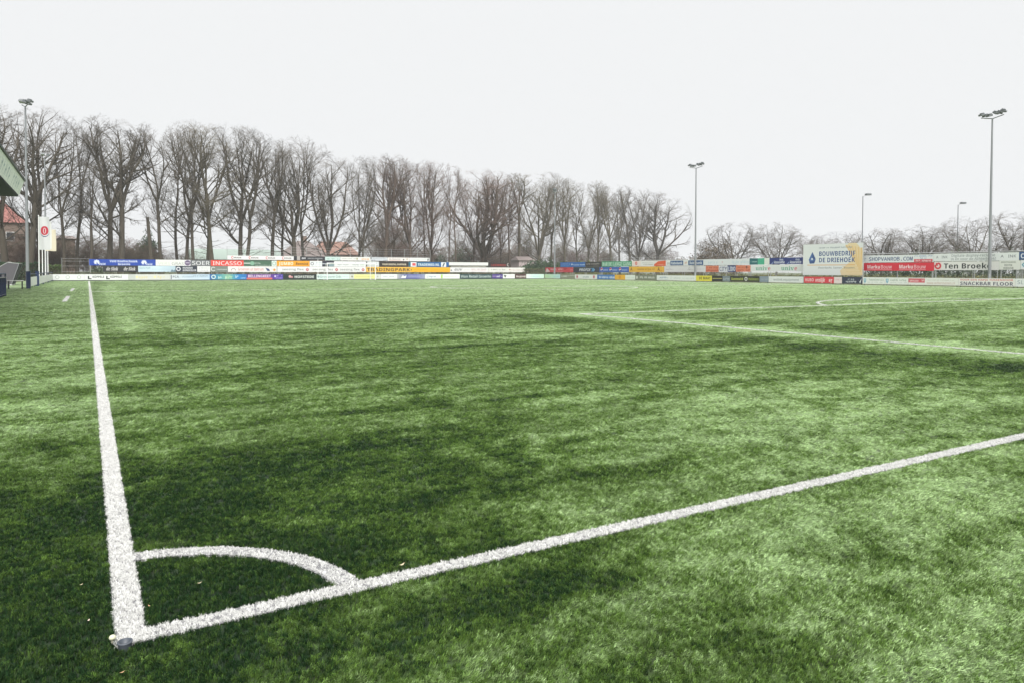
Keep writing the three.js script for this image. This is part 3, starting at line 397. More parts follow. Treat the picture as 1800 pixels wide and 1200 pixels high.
board('rlow', 1795, 1872, '#eef2f2', [P('#6fa8b8', 0.02, 0.5, 0.1, 0.15, 0.18, 0.5, 0.1, 0.9), O(0.1, 0.5, 0.14, '#e5f0f2'), D(0.26, 0.9, 0.5, 0.4, '#9db8be')], 'white side board with a teal diamond emblem');
// the large billboard
{
  const a = atU(1412.5, 470, 72.6), b = atU(1517, 470, 72.6), w = Math.abs(a.d - b.d), y0 = 1.02, y1 = 4.58, hh = 460, ww = Math.round(hh * w / (y1 - y0));
  const rib = []; for (let k = 0; k < 6; k++) rib.push(['P', '#efcb92', [0.72 + k * 0.05, 0.05 + k * 0.02, 0.745 + k * 0.05, 0.05 + k * 0.02, 0.88 + k * 0.02, 0.5 + k * 0.08, 0.855 + k * 0.02, 0.5 + k * 0.08]]);
  for (let k = 0; k < 6; k++) rib.push(['P', '#f0d09b', [0.68 + k * 0.02, 0.72 + k * 0.05, 1, 0.72 + k * 0.05, 1, 0.735 + k * 0.05, 0.68 + k * 0.02, 0.735 + k * 0.05]]);
  const uv = paint(ww, hh, '#edeff1', [P('#f4dcb2', 0.78, 0, 0.9, 0, 1, 0.25, 1, 1, 0.66, 1, 0.64, 0.85, 0.82, 0.55, 0.9, 0.3, 0.72, 0.12), ...rib, D(0.28, 0.82, 0.12, 0.05, '#8d96a4'), P('#4f71ad', 0.165, 0.25, 0.225, 0.48, 0.2, 0.6, 0.12, 0.62, 0.1, 0.5), P('#2f5190', 0.165, 0.25, 0.225, 0.48, 0.165, 0.5), O(0.16, 0.48, 0.035, '#e3ebf5'), P('#33558f', 0.11, 0.56, 0.22, 0.52, 0.2, 0.62, 0.12, 0.63),
    T('BOUWBEDRIJF', 0.275, 0.89, 0.31, 0.15, '#24488c'), T('DE DRIEHOEK', 0.275, 0.88, 0.515, 0.15, '#24488c'), B(0.075, 0.88, 0.665, 0.685, '#e8a54e'), T('Doordacht. Samen. Bouwen.', 0.27, 0.89, 0.76, 0.055, '#5d6470', REG)], 999);
  const o = thing('billboard', 'tall white billboard with blue triangular emblem and blue capitals on posts', 'billboard', [72.6, 0, -(a.d + b.d) / 2], -Math.PI / 2);
  part('panel', panelGeo(w, y1 - y0, 0.06, uv).translate(0, (y0 + y1) / 2, 0), printMat(uv.n), o);
  for (const x of [-w / 2 + 0.06, 0, w / 2 - 0.06]) part('post', box(0.1, y1 + 0.05, 0.1, x, y1 / 2 - 0.01, -0.085), M.post, o);
}
// ---------- floodlights ----------
function lampHead(o, x, y, z, turn, tilt) {
  const hd = new THREE.Group();
  const g = [box(0.42, 0.16, 0.36), box(0.34, 0.1, 0.18, 0, 0.12, -0.05)];
  const m = part('lamp_head', g, M.lamp, o); m.position.set(x, y, z); m.rotation.set(tilt, turn, 0, 'YXZ');
  part('lamp_glass', box(0.37, 0.02, 0.31, 0, -0.092, 0), M.glass, m); return hd;
}
function floodlight(u, d, h, label, turn, n) {
  const o = thing('floodlight', label, 'floodlight', [u, 0, -d], turn, 'floodlight masts round the pitch');
  part('mast', new THREE.CylinderGeometry(0.07, 0.15, h, 14).translate(0, h / 2 - 0.02, 0), M.galv, o);
  part('base_plate', cyl(0.24, 0.24, 0.05, 0, -0.03, 0, 14), M.galv, o);
  part('door', box(0.14, 0.5, 0.05, 0, 1.0, 0.145), M.grey, o);
  const half = n > 2 ? 0.9 : 0.62;
  part('crossarm', [bar(V(-half, h + 0.16, 0), V(0, h, 0), 0.045), bar(V(half, h + 0.3, 0), V(0, h, 0), 0.045)], M.galv, o);
  for (let k = 0; k < n; k++) { const s = k % 2 ? 1 : -1, r = Math.floor(k / 2); lampHead(o, s * (half - 0.05 - r * 0.3), h + 0.42 + (s > 0 ? 0.2 : 0) - r * 0.07, [0.15, -0.12, 0.2][r], s * 0.9, s > 0 ? 0.55 : 0.2); }
  return o;
}
{
  const P1 = atU(1740.5, 470, 73), P2 = atU(1222.5, 470, 73), P3 = atU(975, 470, 72.4);
  floodlight(73, P1.d, 15.75, 'tall grey floodlight mast in front of the cream board with black lettering', -1.1, 6);
  floodlight(73, P2.d, 15.75, 'tall grey floodlight mast rising before the lilac grey side board', -0.78, 6);
  floodlight(72.4, P3.d, 15.4, 'tall grey floodlight mast at the far corner of the pitch by the hedge gap', -2.2, 4);
  floodlight(-4.8, 76, 16.2, 'tall grey floodlight mast behind the white panels beside the dugout', 1.9, 6);
  const P4 = atD(80, 470, 112); floodlight(P4.u, 112, 16.3, 'tall grey floodlight mast beside the flagpoles', 2.2, 2);
  for (const [px, u, py, l] of [[1517.5, 118, 345, 'slim lamp post with one head rising behind the large billboard'], [1685, 140, 360, 'slim lamp post with one head behind the white board with grey lines']]) {
    const q = atU(px, py, u), o = thing('lamp_post', l, 'lamp post', [u, 0, -q.d], -0.4, 'lamp posts of the neighbouring field');
    part('mast', cyl(0.07, 0.12, q.y, 0, -0.03, 0, 10), M.galv, o);
    part('lamp_arm', bar(V(0, q.y - 0.1, 0), V(0.7, q.y + 0.25, 0), 0.05), M.galv, o);
    const hd = part('lamp_head', box(0.9, 0.3, 0.6, 1.0, q.y + 0.32, 0), M.lamp, o); part('lamp_glass', box(0.7, 0.02, 0.45, 1.0, q.y + 0.158, 0), M.glass, hd);
  }
}
// ---------- far goal, net poles ----------
{
  const o = thing('goal', 'white football goal with net standing at the far end', 'goal', [W2, 0, -LEN]);
  for (const s of [-1, 1]) part('post', cyl(0.06, 0.06, 2.5, s * 3.72, -0.02, 0, 12), M.white, o);
  part('crossbar', bar(V(-3.78, 2.5, 0), V(3.78, 2.5, 0), 0.06, 12), M.white, o);
  for (const s of [-1, 1]) part('stanchion', [bar(V(s * 3.72, 2.46, 0), V(s * 3.72, 2.3, -0.9), 0.022), bar(V(s * 3.72, 2.3, -0.9), V(s * 3.72, 0.03, -2), 0.022), bar(V(s * 3.72, 0.03, 0), V(s * 3.72, 0.03, -2), 0.022)], M.white, o);
  const net = [], r = 0.004, n = 4;
  const prof = [[2.46, -0.02], [2.3, -0.9], [0.03, -2]];
  for (let x = -3.72; x <= 3.73; x += 0.31) for (let k = 0; k < 2; k++) net.push(bar(V(x, prof[k][0], prof[k][1]), V(x, prof[k + 1][0], prof[k + 1][1]), r, n));
  for (let t = 0; t <= 1.001; t += 0.1) net.push(bar(V(-3.72, lerp(2.3, 0.03, t), lerp(-0.9, -2, t)), V(3.72, lerp(2.3, 0.03, t), lerp(-0.9, -2, t)), r, n));
  for (let t = 0; t < 1; t += 0.33) net.push(bar(V(-3.72, lerp(2.46, 2.3, t), lerp(-0.02, -0.9, t)), V(3.72, lerp(2.46, 2.3, t), lerp(-0.02, -0.9, t)), r, n));
  part('net', net, mat([0.5, 0.5, 0.5], 0.9), o);
  for (const [px, l] of [[558.5, 'thin white net pole before the pale aqua low board behind the goal'], [650.5, 'thin white net pole before the grey low board with a pale yellow field']]) {
    const q = atD(px, 470, 106.3), p = thing('net_pole', l, 'pole', [q.u, 0, -106.3], 0, 'net poles behind the goal');
    part('pole', cyl(0.04, 0.045, 3.1, 0, -0.02, 0, 10), M.white, p); part('cap', cyl(0.05, 0.05, 0.04, 0, 3.08, 0, 10), M.grey, p);
  }
}
// ---------- leafy masses ----------
function leafGeo(n, seed, place, size, tint) {
  const r = mulberry(seed), pos = new Float32Array(n * 9), col = new Float32Array(n * 9);
  for (let i = 0; i < n; i++) {
    const p = place(r), s = size * (0.6 + r() * 0.8), a = V(r() - 0.5, r() - 0.5, r() - 0.5).normalize().multiplyScalar(s), b = V(r() - 0.5, r() - 0.5, r() - 0.5).normalize().multiplyScalar(s * 0.6), c = tint(r, p);
    const q = [p.x - a.x, p.y - a.y, p.z - a.z, p.x + a.x, p.y + a.y, p.z + a.z, p.x + b.x, p.y + b.y, p.z + b.z];
    for (let k = 0; k < 9; k++) { pos[i * 9 + k] = q[k]; col[i * 9 + k] = c[k % 3]; }
  }
  const g = new THREE.BufferGeometry(); g.setAttribute('position', new THREE.BufferAttribute(pos, 3)); g.setAttribute('color', new THREE.BufferAttribute(col, 3)); g.computeVertexNormals(); return g;
}
const leafMat = new THREE.MeshStandardMaterial({ color: 0xffffff, vertexColors: true, roughness: 0.8, side: THREE.DoubleSide });
const stemMat = mat([0.085, 0.08, 0.045], 0.95);
const tone = (a, b, v = 0.5) => (r) => { const k = r(), m = 1 - v / 2 + r() * v; return [0, 1, 2].map((i) => lerp(a[i], b[i], k) * m); };
function hedge(name, label, u0, u1, d0, d1, h, n, seed, tint, size, category = 'hedge') {
  const o = thing(name, label, category, [(u0 + u1) / 2, 0, -(d0 + d1) / 2]), w = u1 - u0, t = d1 - d0;
  const top = (x) => h * (0.93 + 0.06 * noise(x * 0.8 + seed, seed) + 0.05 * noise2(x * 2.3, seed));
  part('foliage', leafGeo(n, seed, (r) => { const x = (r() - 0.5) * w, k = r(); return k < 0.45 ? V(x, top(x) * (1 - r() * r() * 0.2), (r() - 0.5) * t) : V(x, r() * top(x), (t / 2) * (r() < 0.8 ? 1 : -1) * (1 - r() * 0.25) + noise(x * 1.4, seed) * 0.06); }, size, tint), leafMat, o);
  part('inner_twigs', leafGeo(Math.round(n * 0.6), seed + 50, (r) => V((r() - 0.5) * w, r() * h * 0.9, (r() - 0.5) * t * 0.8), size * 1.7, tone([0.07, 0.06, 0.035], [0.12, 0.1, 0.06])), leafMat, o);
  return o;
}
const U = (px, d) => atD(px, 470, d).u;
hedge('clipped_hedge', 'long low olive hedge behind the far boards', U(88, 108.4), U(952, 108.4), 108, 109, 1.2, 15000, 21, tone([0.03, 0.045, 0.015], [0.1, 0.11, 0.04]), 0.07);
hedge('clipped_hedge', 'tall dark green hedge behind the flagpoles', U(-60, 114), U(84, 114), 113.4, 114.8, 2.55, 7000, 22, tone([0.008, 0.028, 0.01], [0.03, 0.075, 0.025]), 0.12);
hedge('clipped_hedge', 'fresh green hedge at the end of the dark hedge', U(85, 111), U(107, 111), 110.4, 111.6, 2.2, 1800, 23, tone([0.03, 0.06, 0.012], [0.1, 0.15, 0.04]), 0.09);
hedge('clipped_hedge', 'olive hedge filling the gap between the far boards', U(920, 109.6), U(957, 109.6), 109.2, 110.4, 2.0, 1600, 24, tone([0.03, 0.05, 0.015], [0.09, 0.1, 0.03]), 0.09);
function bush(name, label, u, d, rx, h, n, seed, tint, size, group) {
  const o = thing(name, label, 'bush', [u, 0, -d], seed * 1.7, group);
  part('foliage', leafGeo(n, seed, (r) => { const a = r() * 6.283, v = r(), q = Math.cbrt(0.25 + 0.75 * r()), e = Math.sin(Math.acos(1 - v * 1.15)); const w = 0.82 + 0.25 * noise(Math.cos(a) * 1.6 + seed, v * 2.4 + Math.sin(a) * 1.6); return V(Math.cos(a) * e * rx * q * w, h * (0.08 + 0.92 * (1 - v) * q * w) , Math.sin(a) * e * rx * q * w); }, size, tint), leafMat, o);
  const st = []; const r = mulberry(seed + 5); for (let k = 0; k < 7; k++) st.push(bar(V((r() - 0.5) * 0.4, -0.05, (r() - 0.5) * 0.4), V((r() - 0.5) * rx, h * (0.5 + r() * 0.3), (r() - 0.5) * rx), 0.035, 5));
  part('stems', st, stemMat, o); return o;
}
const EV = tone([0.012, 0.03, 0.012], [0.05, 0.09, 0.035]), YG = tone([0.05, 0.07, 0.015], [0.16, 0.17, 0.05]), BR = tone([0.05, 0.04, 0.025], [0.12, 0.09, 0.06]), GG = tone([0.04, 0.06, 0.035], [0.09, 0.12, 0.07]);
for (const [px, d, rx, h, t, l] of [[934, 118, 3.2, 3.9, EV, 'dark evergreen bush behind the hedge gap'], [960, 120, 3.4, 4.4, EV, 'dark evergreen bush behind the corner floodlight'], [992, 121, 3.2, 3.7, EV, 'dark evergreen bush behind the cobalt board'], [1022, 119, 3.2, 4.0, YG, 'yellowish green bush behind the cobalt and charcoal boards'],
  [1050, 122, 3.4, 4.0, YG, 'yellowish green bush at the end of the green board'], [260, 150, 2.8, 9.5, EV, 'dark conical evergreen beside the broken trunk'], [815, 168, 4.2, 8.4, EV, 'dark evergreen thicket between the brown trees'], [770, 170, 3.6, 6.6, EV, 'low dark evergreen among the trunks'], [172, 114, 1.6, 2.1, GG, 'small grey-green bush under the royal blue board'], [620, 172, 4, 5.5, GG, 'pale bush beside the grey roofed house']]) { const q = U(px, d); bush('evergreen_bush', l, q, d, rx, h, Math.round(900 + rx * h * 110), Math.round(px), t, 0.2 + h * 0.012, 'evergreen bushes beyond the fence'); }
{
  const k = [[1556, 100, 3.4, 4.1, GG, 'green bush behind the blue monospaced lettering'], [1617, 98, 3, 4.4, EV, 'dark green bush between two bare trees by the side boards'], [1700, 96, 4.5, 4.4, GG, 'broad grey-green bush behind the slim lamp post'], [1775, 94, 3.6, 4.2, GG, 'grey-green bush beside the tallest side mast'], [1255, 112, 6.5, 8.2, BR, 'large brown leafless thicket beside the mid side mast'], [1195, 118, 4, 5, BR, 'low brown thicket left of the mid side mast']];
  for (const [px, u, rx, h, t, l] of k) { const q = atU(px, 470, u); bush('thicket', l, u, q.d, rx, h, Math.round(900 + rx * h * 120), Math.round(px), t, 0.22, 'bushes beyond the side boards'); }
}
// rough grass and ground plants on the bank behind the side boards
{
  const n = 16000, o = new THREE.Mesh(leafGeo(n, 61, (r) => { const d = 28 + r() * 82, u = 72.2 + r() * 7, b = clamp((u - 72.2) / 3) * 0.75; return V(u, b + r() * r() * (0.35 + 0.3 * Math.max(0, noise(d * 0.4, u))), -d); }, 0.13, (r, p) => { const k = clamp(0.5 + 0.5 * noise2(p.z * 0.25, p.x * 0.4) + (r() - 0.5) * 0.7); return [lerp(0.045, 0.16, k), lerp(0.06, 0.15, k), lerp(0.025, 0.05, k)]; }), leafMat);
  o.name = 'rough_grass'; o.userData = { kind: 'stuff', label: 'rough olive grass on the bank behind the side boards', category: 'grass' }; o.castShadow = o.receiveShadow = true; scene.add(o);
  const g = new THREE.BufferGeometry(), v = []; const pr = [[71.9, -0.03], [72.2, 0.02], [75.2, 0.72], [84, 0.8], [90, -0.03]];
  for (let i = 0; i < pr.length - 1; i++) { const [a, b] = [pr[i], pr[i + 1]]; v.push(a[0], a[1], -20, b[0], b[1], -20, a[0], a[1], -112, b[0], b[1], -20, b[0], b[1], -112, a[0], a[1], -112); }
  g.setAttribute('position', new THREE.Float32BufferAttribute(v, 3)); g.computeVertexNormals(); struct('grass_bank', g, mat([0.075, 0.085, 0.04], 1, { side: THREE.DoubleSide }));
}
// ---------- railings and fences ----------
function railing(name, label, pts, heights, every, y0, rw = 0.025) {
  const o = thing(name, label, 'railing', [pts[0][0], 0, -pts[0][1]]); const [a, b] = pts, L = Math.hypot(b[0] - a[0], b[1] - a[1]), n = Math.max(1, Math.round(L / every)), dx = b[0] - a[0], dz = -(b[1] - a[1]);
  for (let k = 0; k <= n; k++) part('post', cyl(0.03, 0.03, heights[heights.length - 1] + 0.05 - y0, dx * k / n, y0, dz * k / n, 6), M.post, o);
  for (const h of heights) part('rail', bar(V(0, h, 0), V(dx, h, dz), rw), M.post, o); return o;
}
railing('terrace_railing', 'grey tube railing above the white boards on the far terrace', [[U(399, 112.3), 112.3], [U(756, 112.3), 112.3]], [3.8, 4.2, 4.6, 5.0], 2.4, -0.03, 0.014);
railing('fence_railing', 'thin grey railing beside the royal blue board', [[U(108, 110.6), 110.6], [U(156, 110.6), 110.6]], [1.2, 1.95, 2.6, 2.95], 2.2, -0.03, 0.014);
{ const a = atU(1058, 470, 74.2), b = atU(1200, 470, 74.2); railing('fence_railing', 'thin grey railing above the green board', [[74.2, a.d], [74.2, b.d]], [3.2, 3.55], 3, -0.03, 0.016); }
{ const a = atU(1519, 470, 80), b = atU(1860, 470, 80), y = atU(1700, 419, 80).y; railing('ball_fence', 'high thin ball fence behind the side boards', [[80, a.d], [80, b.d]], [2.2, y], 8, -0.03, 0.016); }
{ const a = atU(1519, 470, 74.4), b = atU(1872, 470, 74.4); railing('board_rail', 'grey rail along the top of the side boards', [[74.4, a.d], [74.4, b.d]], [3.36], 4, -0.03, 0.05); }
// ---------- the near side: fence panels, barrier, dugout, stand, flags ----------
const UL = -3.95;
{
  const panels = [[63.2, 73, 'white side board beside the blue post and small table'], [74.2, 84.5, 'white side board below the flagpoles with the club flag'], [84.8, 95.5, 'white side board below the cream flags'], [95.8, 106.6, 'white side board meeting the low boards at the far corner']];
  for (const [d0, d1, l] of panels) {
    const o = thing('side_board', l, 'board', [UL, 0, -(d0 + d1) / 2], Math.PI / 2, 'white panels along the near touchline'), w = d1 - d0;
    part('panel', box(w, 0.72, 0.03, 0, 0.5, 0), M.white, o);
    for (let k = 0; k < 4; k++) part('leg', box(0.07, 0.17, 0.05, lerp(-w / 2 + 0.3, w / 2 - 0.3, k / 3), 0.06, 0), M.navy, o);
    part('rail', bar(V(-w / 2, 1.1, -0.06), V(w / 2, 1.1, -0.06), 0.045), M.navy, o);
    for (const s of [-1, 1]) part('post', cyl(0.035, 0.035, 1.12, s * (w / 2 - 0.1), -0.02, -0.06, 8), M.navy, o);
  }
  for (const [d, l] of [[62.6, 'dark blue gate post beside the floodlight mast'], [73.6, 'dark blue gate post between two white panels']]) { const o = thing('gate_post', l, 'post', [UL, 0, -d], 0, 'blue gate posts'); part('post', box(0.28, 1.3, 0.3, 0, 0.63, 0), M.navy, o); part('cap', box(0.32, 0.04, 0.34, 0, 1.3, 0), M.navy, o); }
  const t = thing('bench_table', 'small pale table with dark legs beside the blue gate post', 'table', [-4.75, 0, -62.3]);
  part('table_top', box(1.0, 0.05, 0.5, 0, 0.62, 0), M.white, t); for (const [x, z] of [[-0.42, 0.2], [0.42, 0.2], [-0.42, -0.2], [0.42, -0.2]]) part('leg', box(0.06, 0.64, 0.06, x, 0.29, z), M.dark, t);
  part('side_panel', box(0.03, 0.5, 0.4, -0.48, 0.35, 0), M.white, t);
  // blue steel barrier
  const o = thing('steel_barrier', 'dark blue steel barrier with pale handrail at the stand entrance', 'barrier', [UL, 0, -40.5]);
  for (let k = 0; k <= 16; k++) part('bar', box(0.035, 1.0, 0.035, 0, 0.52, -k * 0.28 + 0.3), M.navy, o);
  part('top_rail', bar(V(0, 1.22, 1.2), V(0, 1.22, -4.4), 0.04), M.navy, o); part('handrail', bar(V(0.03, 1.02, 1.2), V(0.03, 1.02, -4.2), 0.025), M.galv, o); part('bottom_rail', bar(V(0, 0.1, 1.2), V(0, 0.1, -4.4), 0.03), M.navy, o);
  part('infill', box(0.02, 0.5, 4.6, -0.03, 0.62, -2), M.navy, o); for (const z of [0.4, -2, -4.3]) part('post', box(0.07, 1.28, 0.07, 0, 0.61, z), M.navy, o);
  // dugout
  const g = thing('dugout', 'clear dugout shelter with slanted side panes and pale roof rim', 'dugout', [-6.5, 0, -79.5], Math.PI / 2);
  const pane = new THREE.MeshPhysicalMaterial({ color: C(0.2, 0.19, 0.21), roughness: 0.3, transmission: 0.5, thickness: 0, side: THREE.DoubleSide });
  const sh = (x) => { const s = new THREE.Shape(); s.moveTo(-0.7, 0.05); s.lineTo(0.35, 0.05); s.lineTo(0.95, 2.0); s.lineTo(0.1, 2.1); s.lineTo(-0.7, 1.6); return new THREE.ExtrudeGeometry(s, { depth: 0.02, bevelEnabled: false }).rotateY(-Math.PI / 2).translate(x, 0, 0); };
  part('side_pane', sh(-1.8), pane, g); part('side_pane', sh(1.8), pane, g); part('side_pane', sh(0), pane, g);
  for (const x of [-1.8, 0, 1.8]) { const o5 = [[-0.7, 0.05], [0.35, 0.05], [0.95, 2.0], [0.1, 2.1], [-0.7, 1.6]]; part('frame', o5.map((q, i) => { const w = o5[(i + 1) % 5]; return bar(V(x, q[1], q[0]), V(x, w[1], w[0]), 0.035, 5); }), M.galv, g); }
  part('back_pane', box(3.6, 1.55, 0.02, 0, 0.83, -0.72), mat([0.2, 0.19, 0.21], 0.5), g);
  part('roof', [box(3.66, 0.05, 0.95).rotateX(0.1).translate(0, 2.06, 0.5), box(3.66, 0.05, 1.0).rotateX(-0.6).translate(0, 1.86, -0.3)], mat([0.36, 0.37, 0.35], 0.5), g);
  part('bench', [box(3.4, 0.06, 0.4, 0, 0.5, -0.4), box(3.4, 0.5, 0.06, 0, 0.25, -0.5)], M.white, g); part('sill', box(3.66, 0.1, 0.1, 0, 0.04, 0.3), M.white, g);
  // stand
  const s = thing('grandstand', 'covered stand with pale lettered fascia and dark roof underside', 'grandstand', [0, 0, 0]);
  const fr = [-4.1, -4.42], d0 = 14, d1 = 62;
  const fg = new THREE.BufferGeometry(); fg.setAttribute('position', new THREE.Float32BufferAttribute([fr[0], 8.02, -d0, fr[1], 6.95, -d0, fr[0], 8.02, -d1, fr[1], 6.95, -d0, fr[1], 6.95, -d1, fr[0], 8.02, -d1], 3)); fg.setAttribute('uv', new THREE.Float32BufferAttribute([0, 1, 0, 0, 1, 1, 0, 0, 1, 0, 1, 1], 2)); fg.computeVertexNormals();
  const cv = document.createElement('canvas'); cv.width = 2048; cv.height = 48; const cx = cv.getContext('2d'); cx.fillStyle = '#f2f5f6'; cx.fillRect(0, 0, 2048, 48);
  const rr = mulberry(8); cx.fillStyle = 'rgba(120,140,158,0.5)'; for (let k = 0; k < 34; k++) if (k % 6 !== 5) { const x = 120 + k * 54; cx.fillRect(x, 10, 7, 28); cx.fillRect(x, 10 + rr() * 20, 24, 6); if (rr() < 0.6) cx.fillRect(x + 18, 10, 7, 28); }
  for (let k = 0; k < 500; k++) { cx.fillStyle = rr() < 0.5 ? 'rgba(90,100,95,0.14)' : 'rgba(230,235,238,0.2)'; cx.fillRect(rr() * 2048, rr() * 48, 2 + rr() * 5, 4 + rr() * 22); }
  const ft = new THREE.CanvasTexture(cv); ft.colorSpace = THREE.SRGBColorSpace;
  part('fascia', fg, mat([0.95, 0.95, 0.95], 0.6, { map: ft, side: THREE.DoubleSide }), s);
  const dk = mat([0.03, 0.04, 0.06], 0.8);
  part('roof', [box(9, 0.14, d1 - d0 + 0.3, -8.5, 8.1, -(d0 + d1) / 2)], mat([0.06, 0.065, 0.07], 0.7), s);
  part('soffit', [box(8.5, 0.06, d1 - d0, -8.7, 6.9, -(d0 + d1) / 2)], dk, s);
  part('gable', [box(8.5, 1.06, 0.1, -8.72, 7.46, -d1 + 0.06)], mat([0.3, 0.32, 0.34], 0.7), s);
  part('back_wall', box(0.3, 7.3, d1 - d0, -12.8, 3.6, -(d0 + d1) / 2), mat([0.2, 0.2, 0.2], 0.9), s);
  for (let k = 0; k < 7; k++) part('column', box(0.2, 6.9, 0.2, -9.5, 3.44, -d1 + 0.6 + k * 7.5), M.navy, s);
  for (let k = 0; k < 5; k++) part('seat_step', box(0.9, 0.4 * (k + 1) + 0.02, d1 - d0 - 1, -8.8 - k * 0.9, 0.2 * (k + 1) - 0.01, -(d0 + d1) / 2), mat([0.25, 0.25, 0.25], 0.95), s);
  // flags
  const cloth = (w, h, seed) => { const q = new THREE.PlaneGeometry(w, h, 10, 16).translate(w / 2, -h / 2, 0), a = q.attributes.position; for (let i = 0; i < a.count; i++) { const x = a.getX(i), y = a.getY(i); a.setZ(i, 0.1 * Math.sin(x * 5 + y * 0.9 + seed) * Math.min(1, x * 2)); } q.computeVertexNormals(); return q; };
  const fc = document.createElement('canvas'); fc.width = 128; fc.height = 384; const f2 = fc.getContext('2d'); f2.fillStyle = '#f1f2f3'; f2.fillRect(0, 0, 128, 384);
  f2.fillStyle = '#4b5a86'; f2.beginPath(); f2.ellipse(66, 176, 50, 58, 0, 0, 7); f2.fill(); f2.fillStyle = '#f1f2f3'; f2.beginPath(); f2.ellipse(66, 168, 50, 56, 0, 0, 7); f2.fill(); f2.fillStyle = '#d8394e'; f2.beginPath(); f2.ellipse(64, 160, 44, 52, 0, 0, 7); f2.fill(); f2.fillStyle = '#f4e6e8'; f2.beginPath(); f2.ellipse(64, 162, 16, 34, 0, 0, 7); f2.fill(); f2.fillStyle = '#d8394e'; f2.beginPath(); f2.ellipse(64, 162, 8, 28, 0, 0, 7); f2.fill();
  const flt = new THREE.CanvasTexture(fc); flt.colorSpace = THREE.SRGBColorSpace; const F0 = mat([0.62, 0.62, 0.62], 0.85, { map: flt, side: THREE.DoubleSide }), F1 = mat([0.62, 0.62, 0.6], 0.85, { side: THREE.DoubleSide }), F2 = mat([0.6, 0.54, 0.42], 0.85, { side: THREE.DoubleSide });
  const list = [[68, 88, 7.15, F0, 1.02, 3.5, 'white flagpole flying the white flag with red oval emblem'], [74, 94, 7.0, F1, 0.9, 3.1, 'white flagpole flying a plain white flag beside the club flag'], [79, 100, 6.4, F2, 1.15, 2.6, 'white flagpole flying a cream flag'], [83.5, 105.5, 6.2, F1, 0.7, 2.2, 'white flagpole flying a white flag beside the fresh green hedge']];
  for (const [px, d, h, m, w, fh, l] of list) { const q = atD(px, 470, d), o2 = thing('flagpole', l, 'flagpole', [q.u, 0, -d], 0.45, 'flagpoles behind the near fence'); part('pole', cyl(0.035, 0.055, h, 0, -0.03, 0, 10), M.white, o2); part('finial', new THREE.SphereGeometry(0.06, 10, 8).translate(0, h, 0), M.white, o2); part('flag', cloth(w, fh, px).translate(0.05, h - 0.1, 0), m, o2); }
}
// ---------- houses beyond the trees ----------
function brickTex(c0, c1, mortar) { const r = mulberry(4); const a = []; for (let k = 0; k < 4096; k++) a.push(r()); return noiseTex(256, (i, j) => { const row = Math.floor(j / 8), col = Math.floor((i + (row % 2) * 8) / 16), k = a[(row * 16 + col) % 4096], m = j % 8 === 0 || (i + (row % 2) * 8) % 16 === 0; return m ? mortar : [0, 1, 2].map((q) => lerp(c0[q], c1[q], k)); }, 1); }
const brickM = mat('#ffffff', 0.95, { map: brickTex([98, 82, 73], [128, 108, 97], [122, 116, 108]) }), roofRed = mat([0.24, 0.1, 0.085], 0.85), roofGrey = mat([0.17, 0.14, 0.13], 0.9), roofMint = mat([0.27, 0.33, 0.29], 0.7), paneM = mat([0.03, 0.035, 0.04], 0.15), trimM = mat([0.6, 0.6, 0.58], 0.7);
brickM.map.repeat.set(0.5, 0.5);
function house(label, u, d, w, dep, eave, ridge, hip, wallM, roofM, wins, chim) {
  const o = thing('house', label, 'house', [u, 0, -d]);
  const wg = box(w, eave + 0.05, dep, 0, eave / 2 - 0.025, 0); const uvw = wg.attributes.uv; for (let i = 0; i < 24; i++) uvw.setXY(i, uvw.getX(i) * w, uvw.getY(i) * eave);
  part('wall', wg, wallM, o);
  const e = 0.4, X = w / 2 + e, Z = dep / 2 + e, q = V, rx = w / 2 - hip, A = [q(-X, eave, Z), q(X, eave, Z), q(X, eave, -Z), q(-X, eave, -Z), q(-rx, ridge, 0), q(rx, ridge, 0)], tri = (...k) => k.flatMap((i) => [A[i].x, A[i].y, A[i].z]);
  const g = new THREE.BufferGeometry(); g.setAttribute('position', new THREE.Float32BufferAttribute([...tri(0, 1, 5), ...tri(0, 5, 4), ...tri(2, 3, 4), ...tri(2, 4, 5), ...tri(1, 2, 5), ...tri(3, 0, 4), ...tri(0, 3, 2), ...tri(0, 2, 1)], 3)); g.computeVertexNormals();
  const rf = part('roof', g, roofM, o); if (chim !== null) part('chimney', box(0.8, 1.8, 0.8, chim, ridge + 0.2, 0), wallM, rf);
  for (const [x, y, ww, hh] of wins) { const wd = part('window', box(ww, hh, 0.08, x, y, dep / 2 + 0.03), trimM, o); part('pane', box(ww - 0.2, hh - 0.2, 0.04, x, y, dep / 2 + 0.07), paneM, wd); }
  return o;
}
house('brick house with red hipped roof behind the tall trees', -16.2, 162, 13, 10, 10.0, 14.4, 4.2, brickM, roofRed, [[-4, 7.5, 1.3, 1.7], [0, 7.5, 1.3, 1.7], [4, 7.5, 1.3, 1.7], [2, 3.5, 1.3, 1.8]], -2);
house('low brick house behind the fresh green hedge', -4.9, 158, 5.6, 8, 7.2, 7.9, 0.4, brickM, roofGrey, [[-1, 5.2, 1.1, 1.4]], null);
house('long shed with pale mint green roof behind the trees', 26, 153, 17.5, 12, 3.5, 5.7, 0.2, mat([0.35, 0.37, 0.36], 0.9), roofMint, [[-5, 1.9, 1.4, 1], [3, 1.9, 1.4, 1]], null);
house('house with broad grey-brown roof and gable behind the terrace', 42.5, 164, 10, 9, 4.4, 8.2, 3.8, brickM, roofGrey, [[-2, 2.8, 1.4, 1.3], [2, 2.8, 1.4, 1.3]], 0.4);
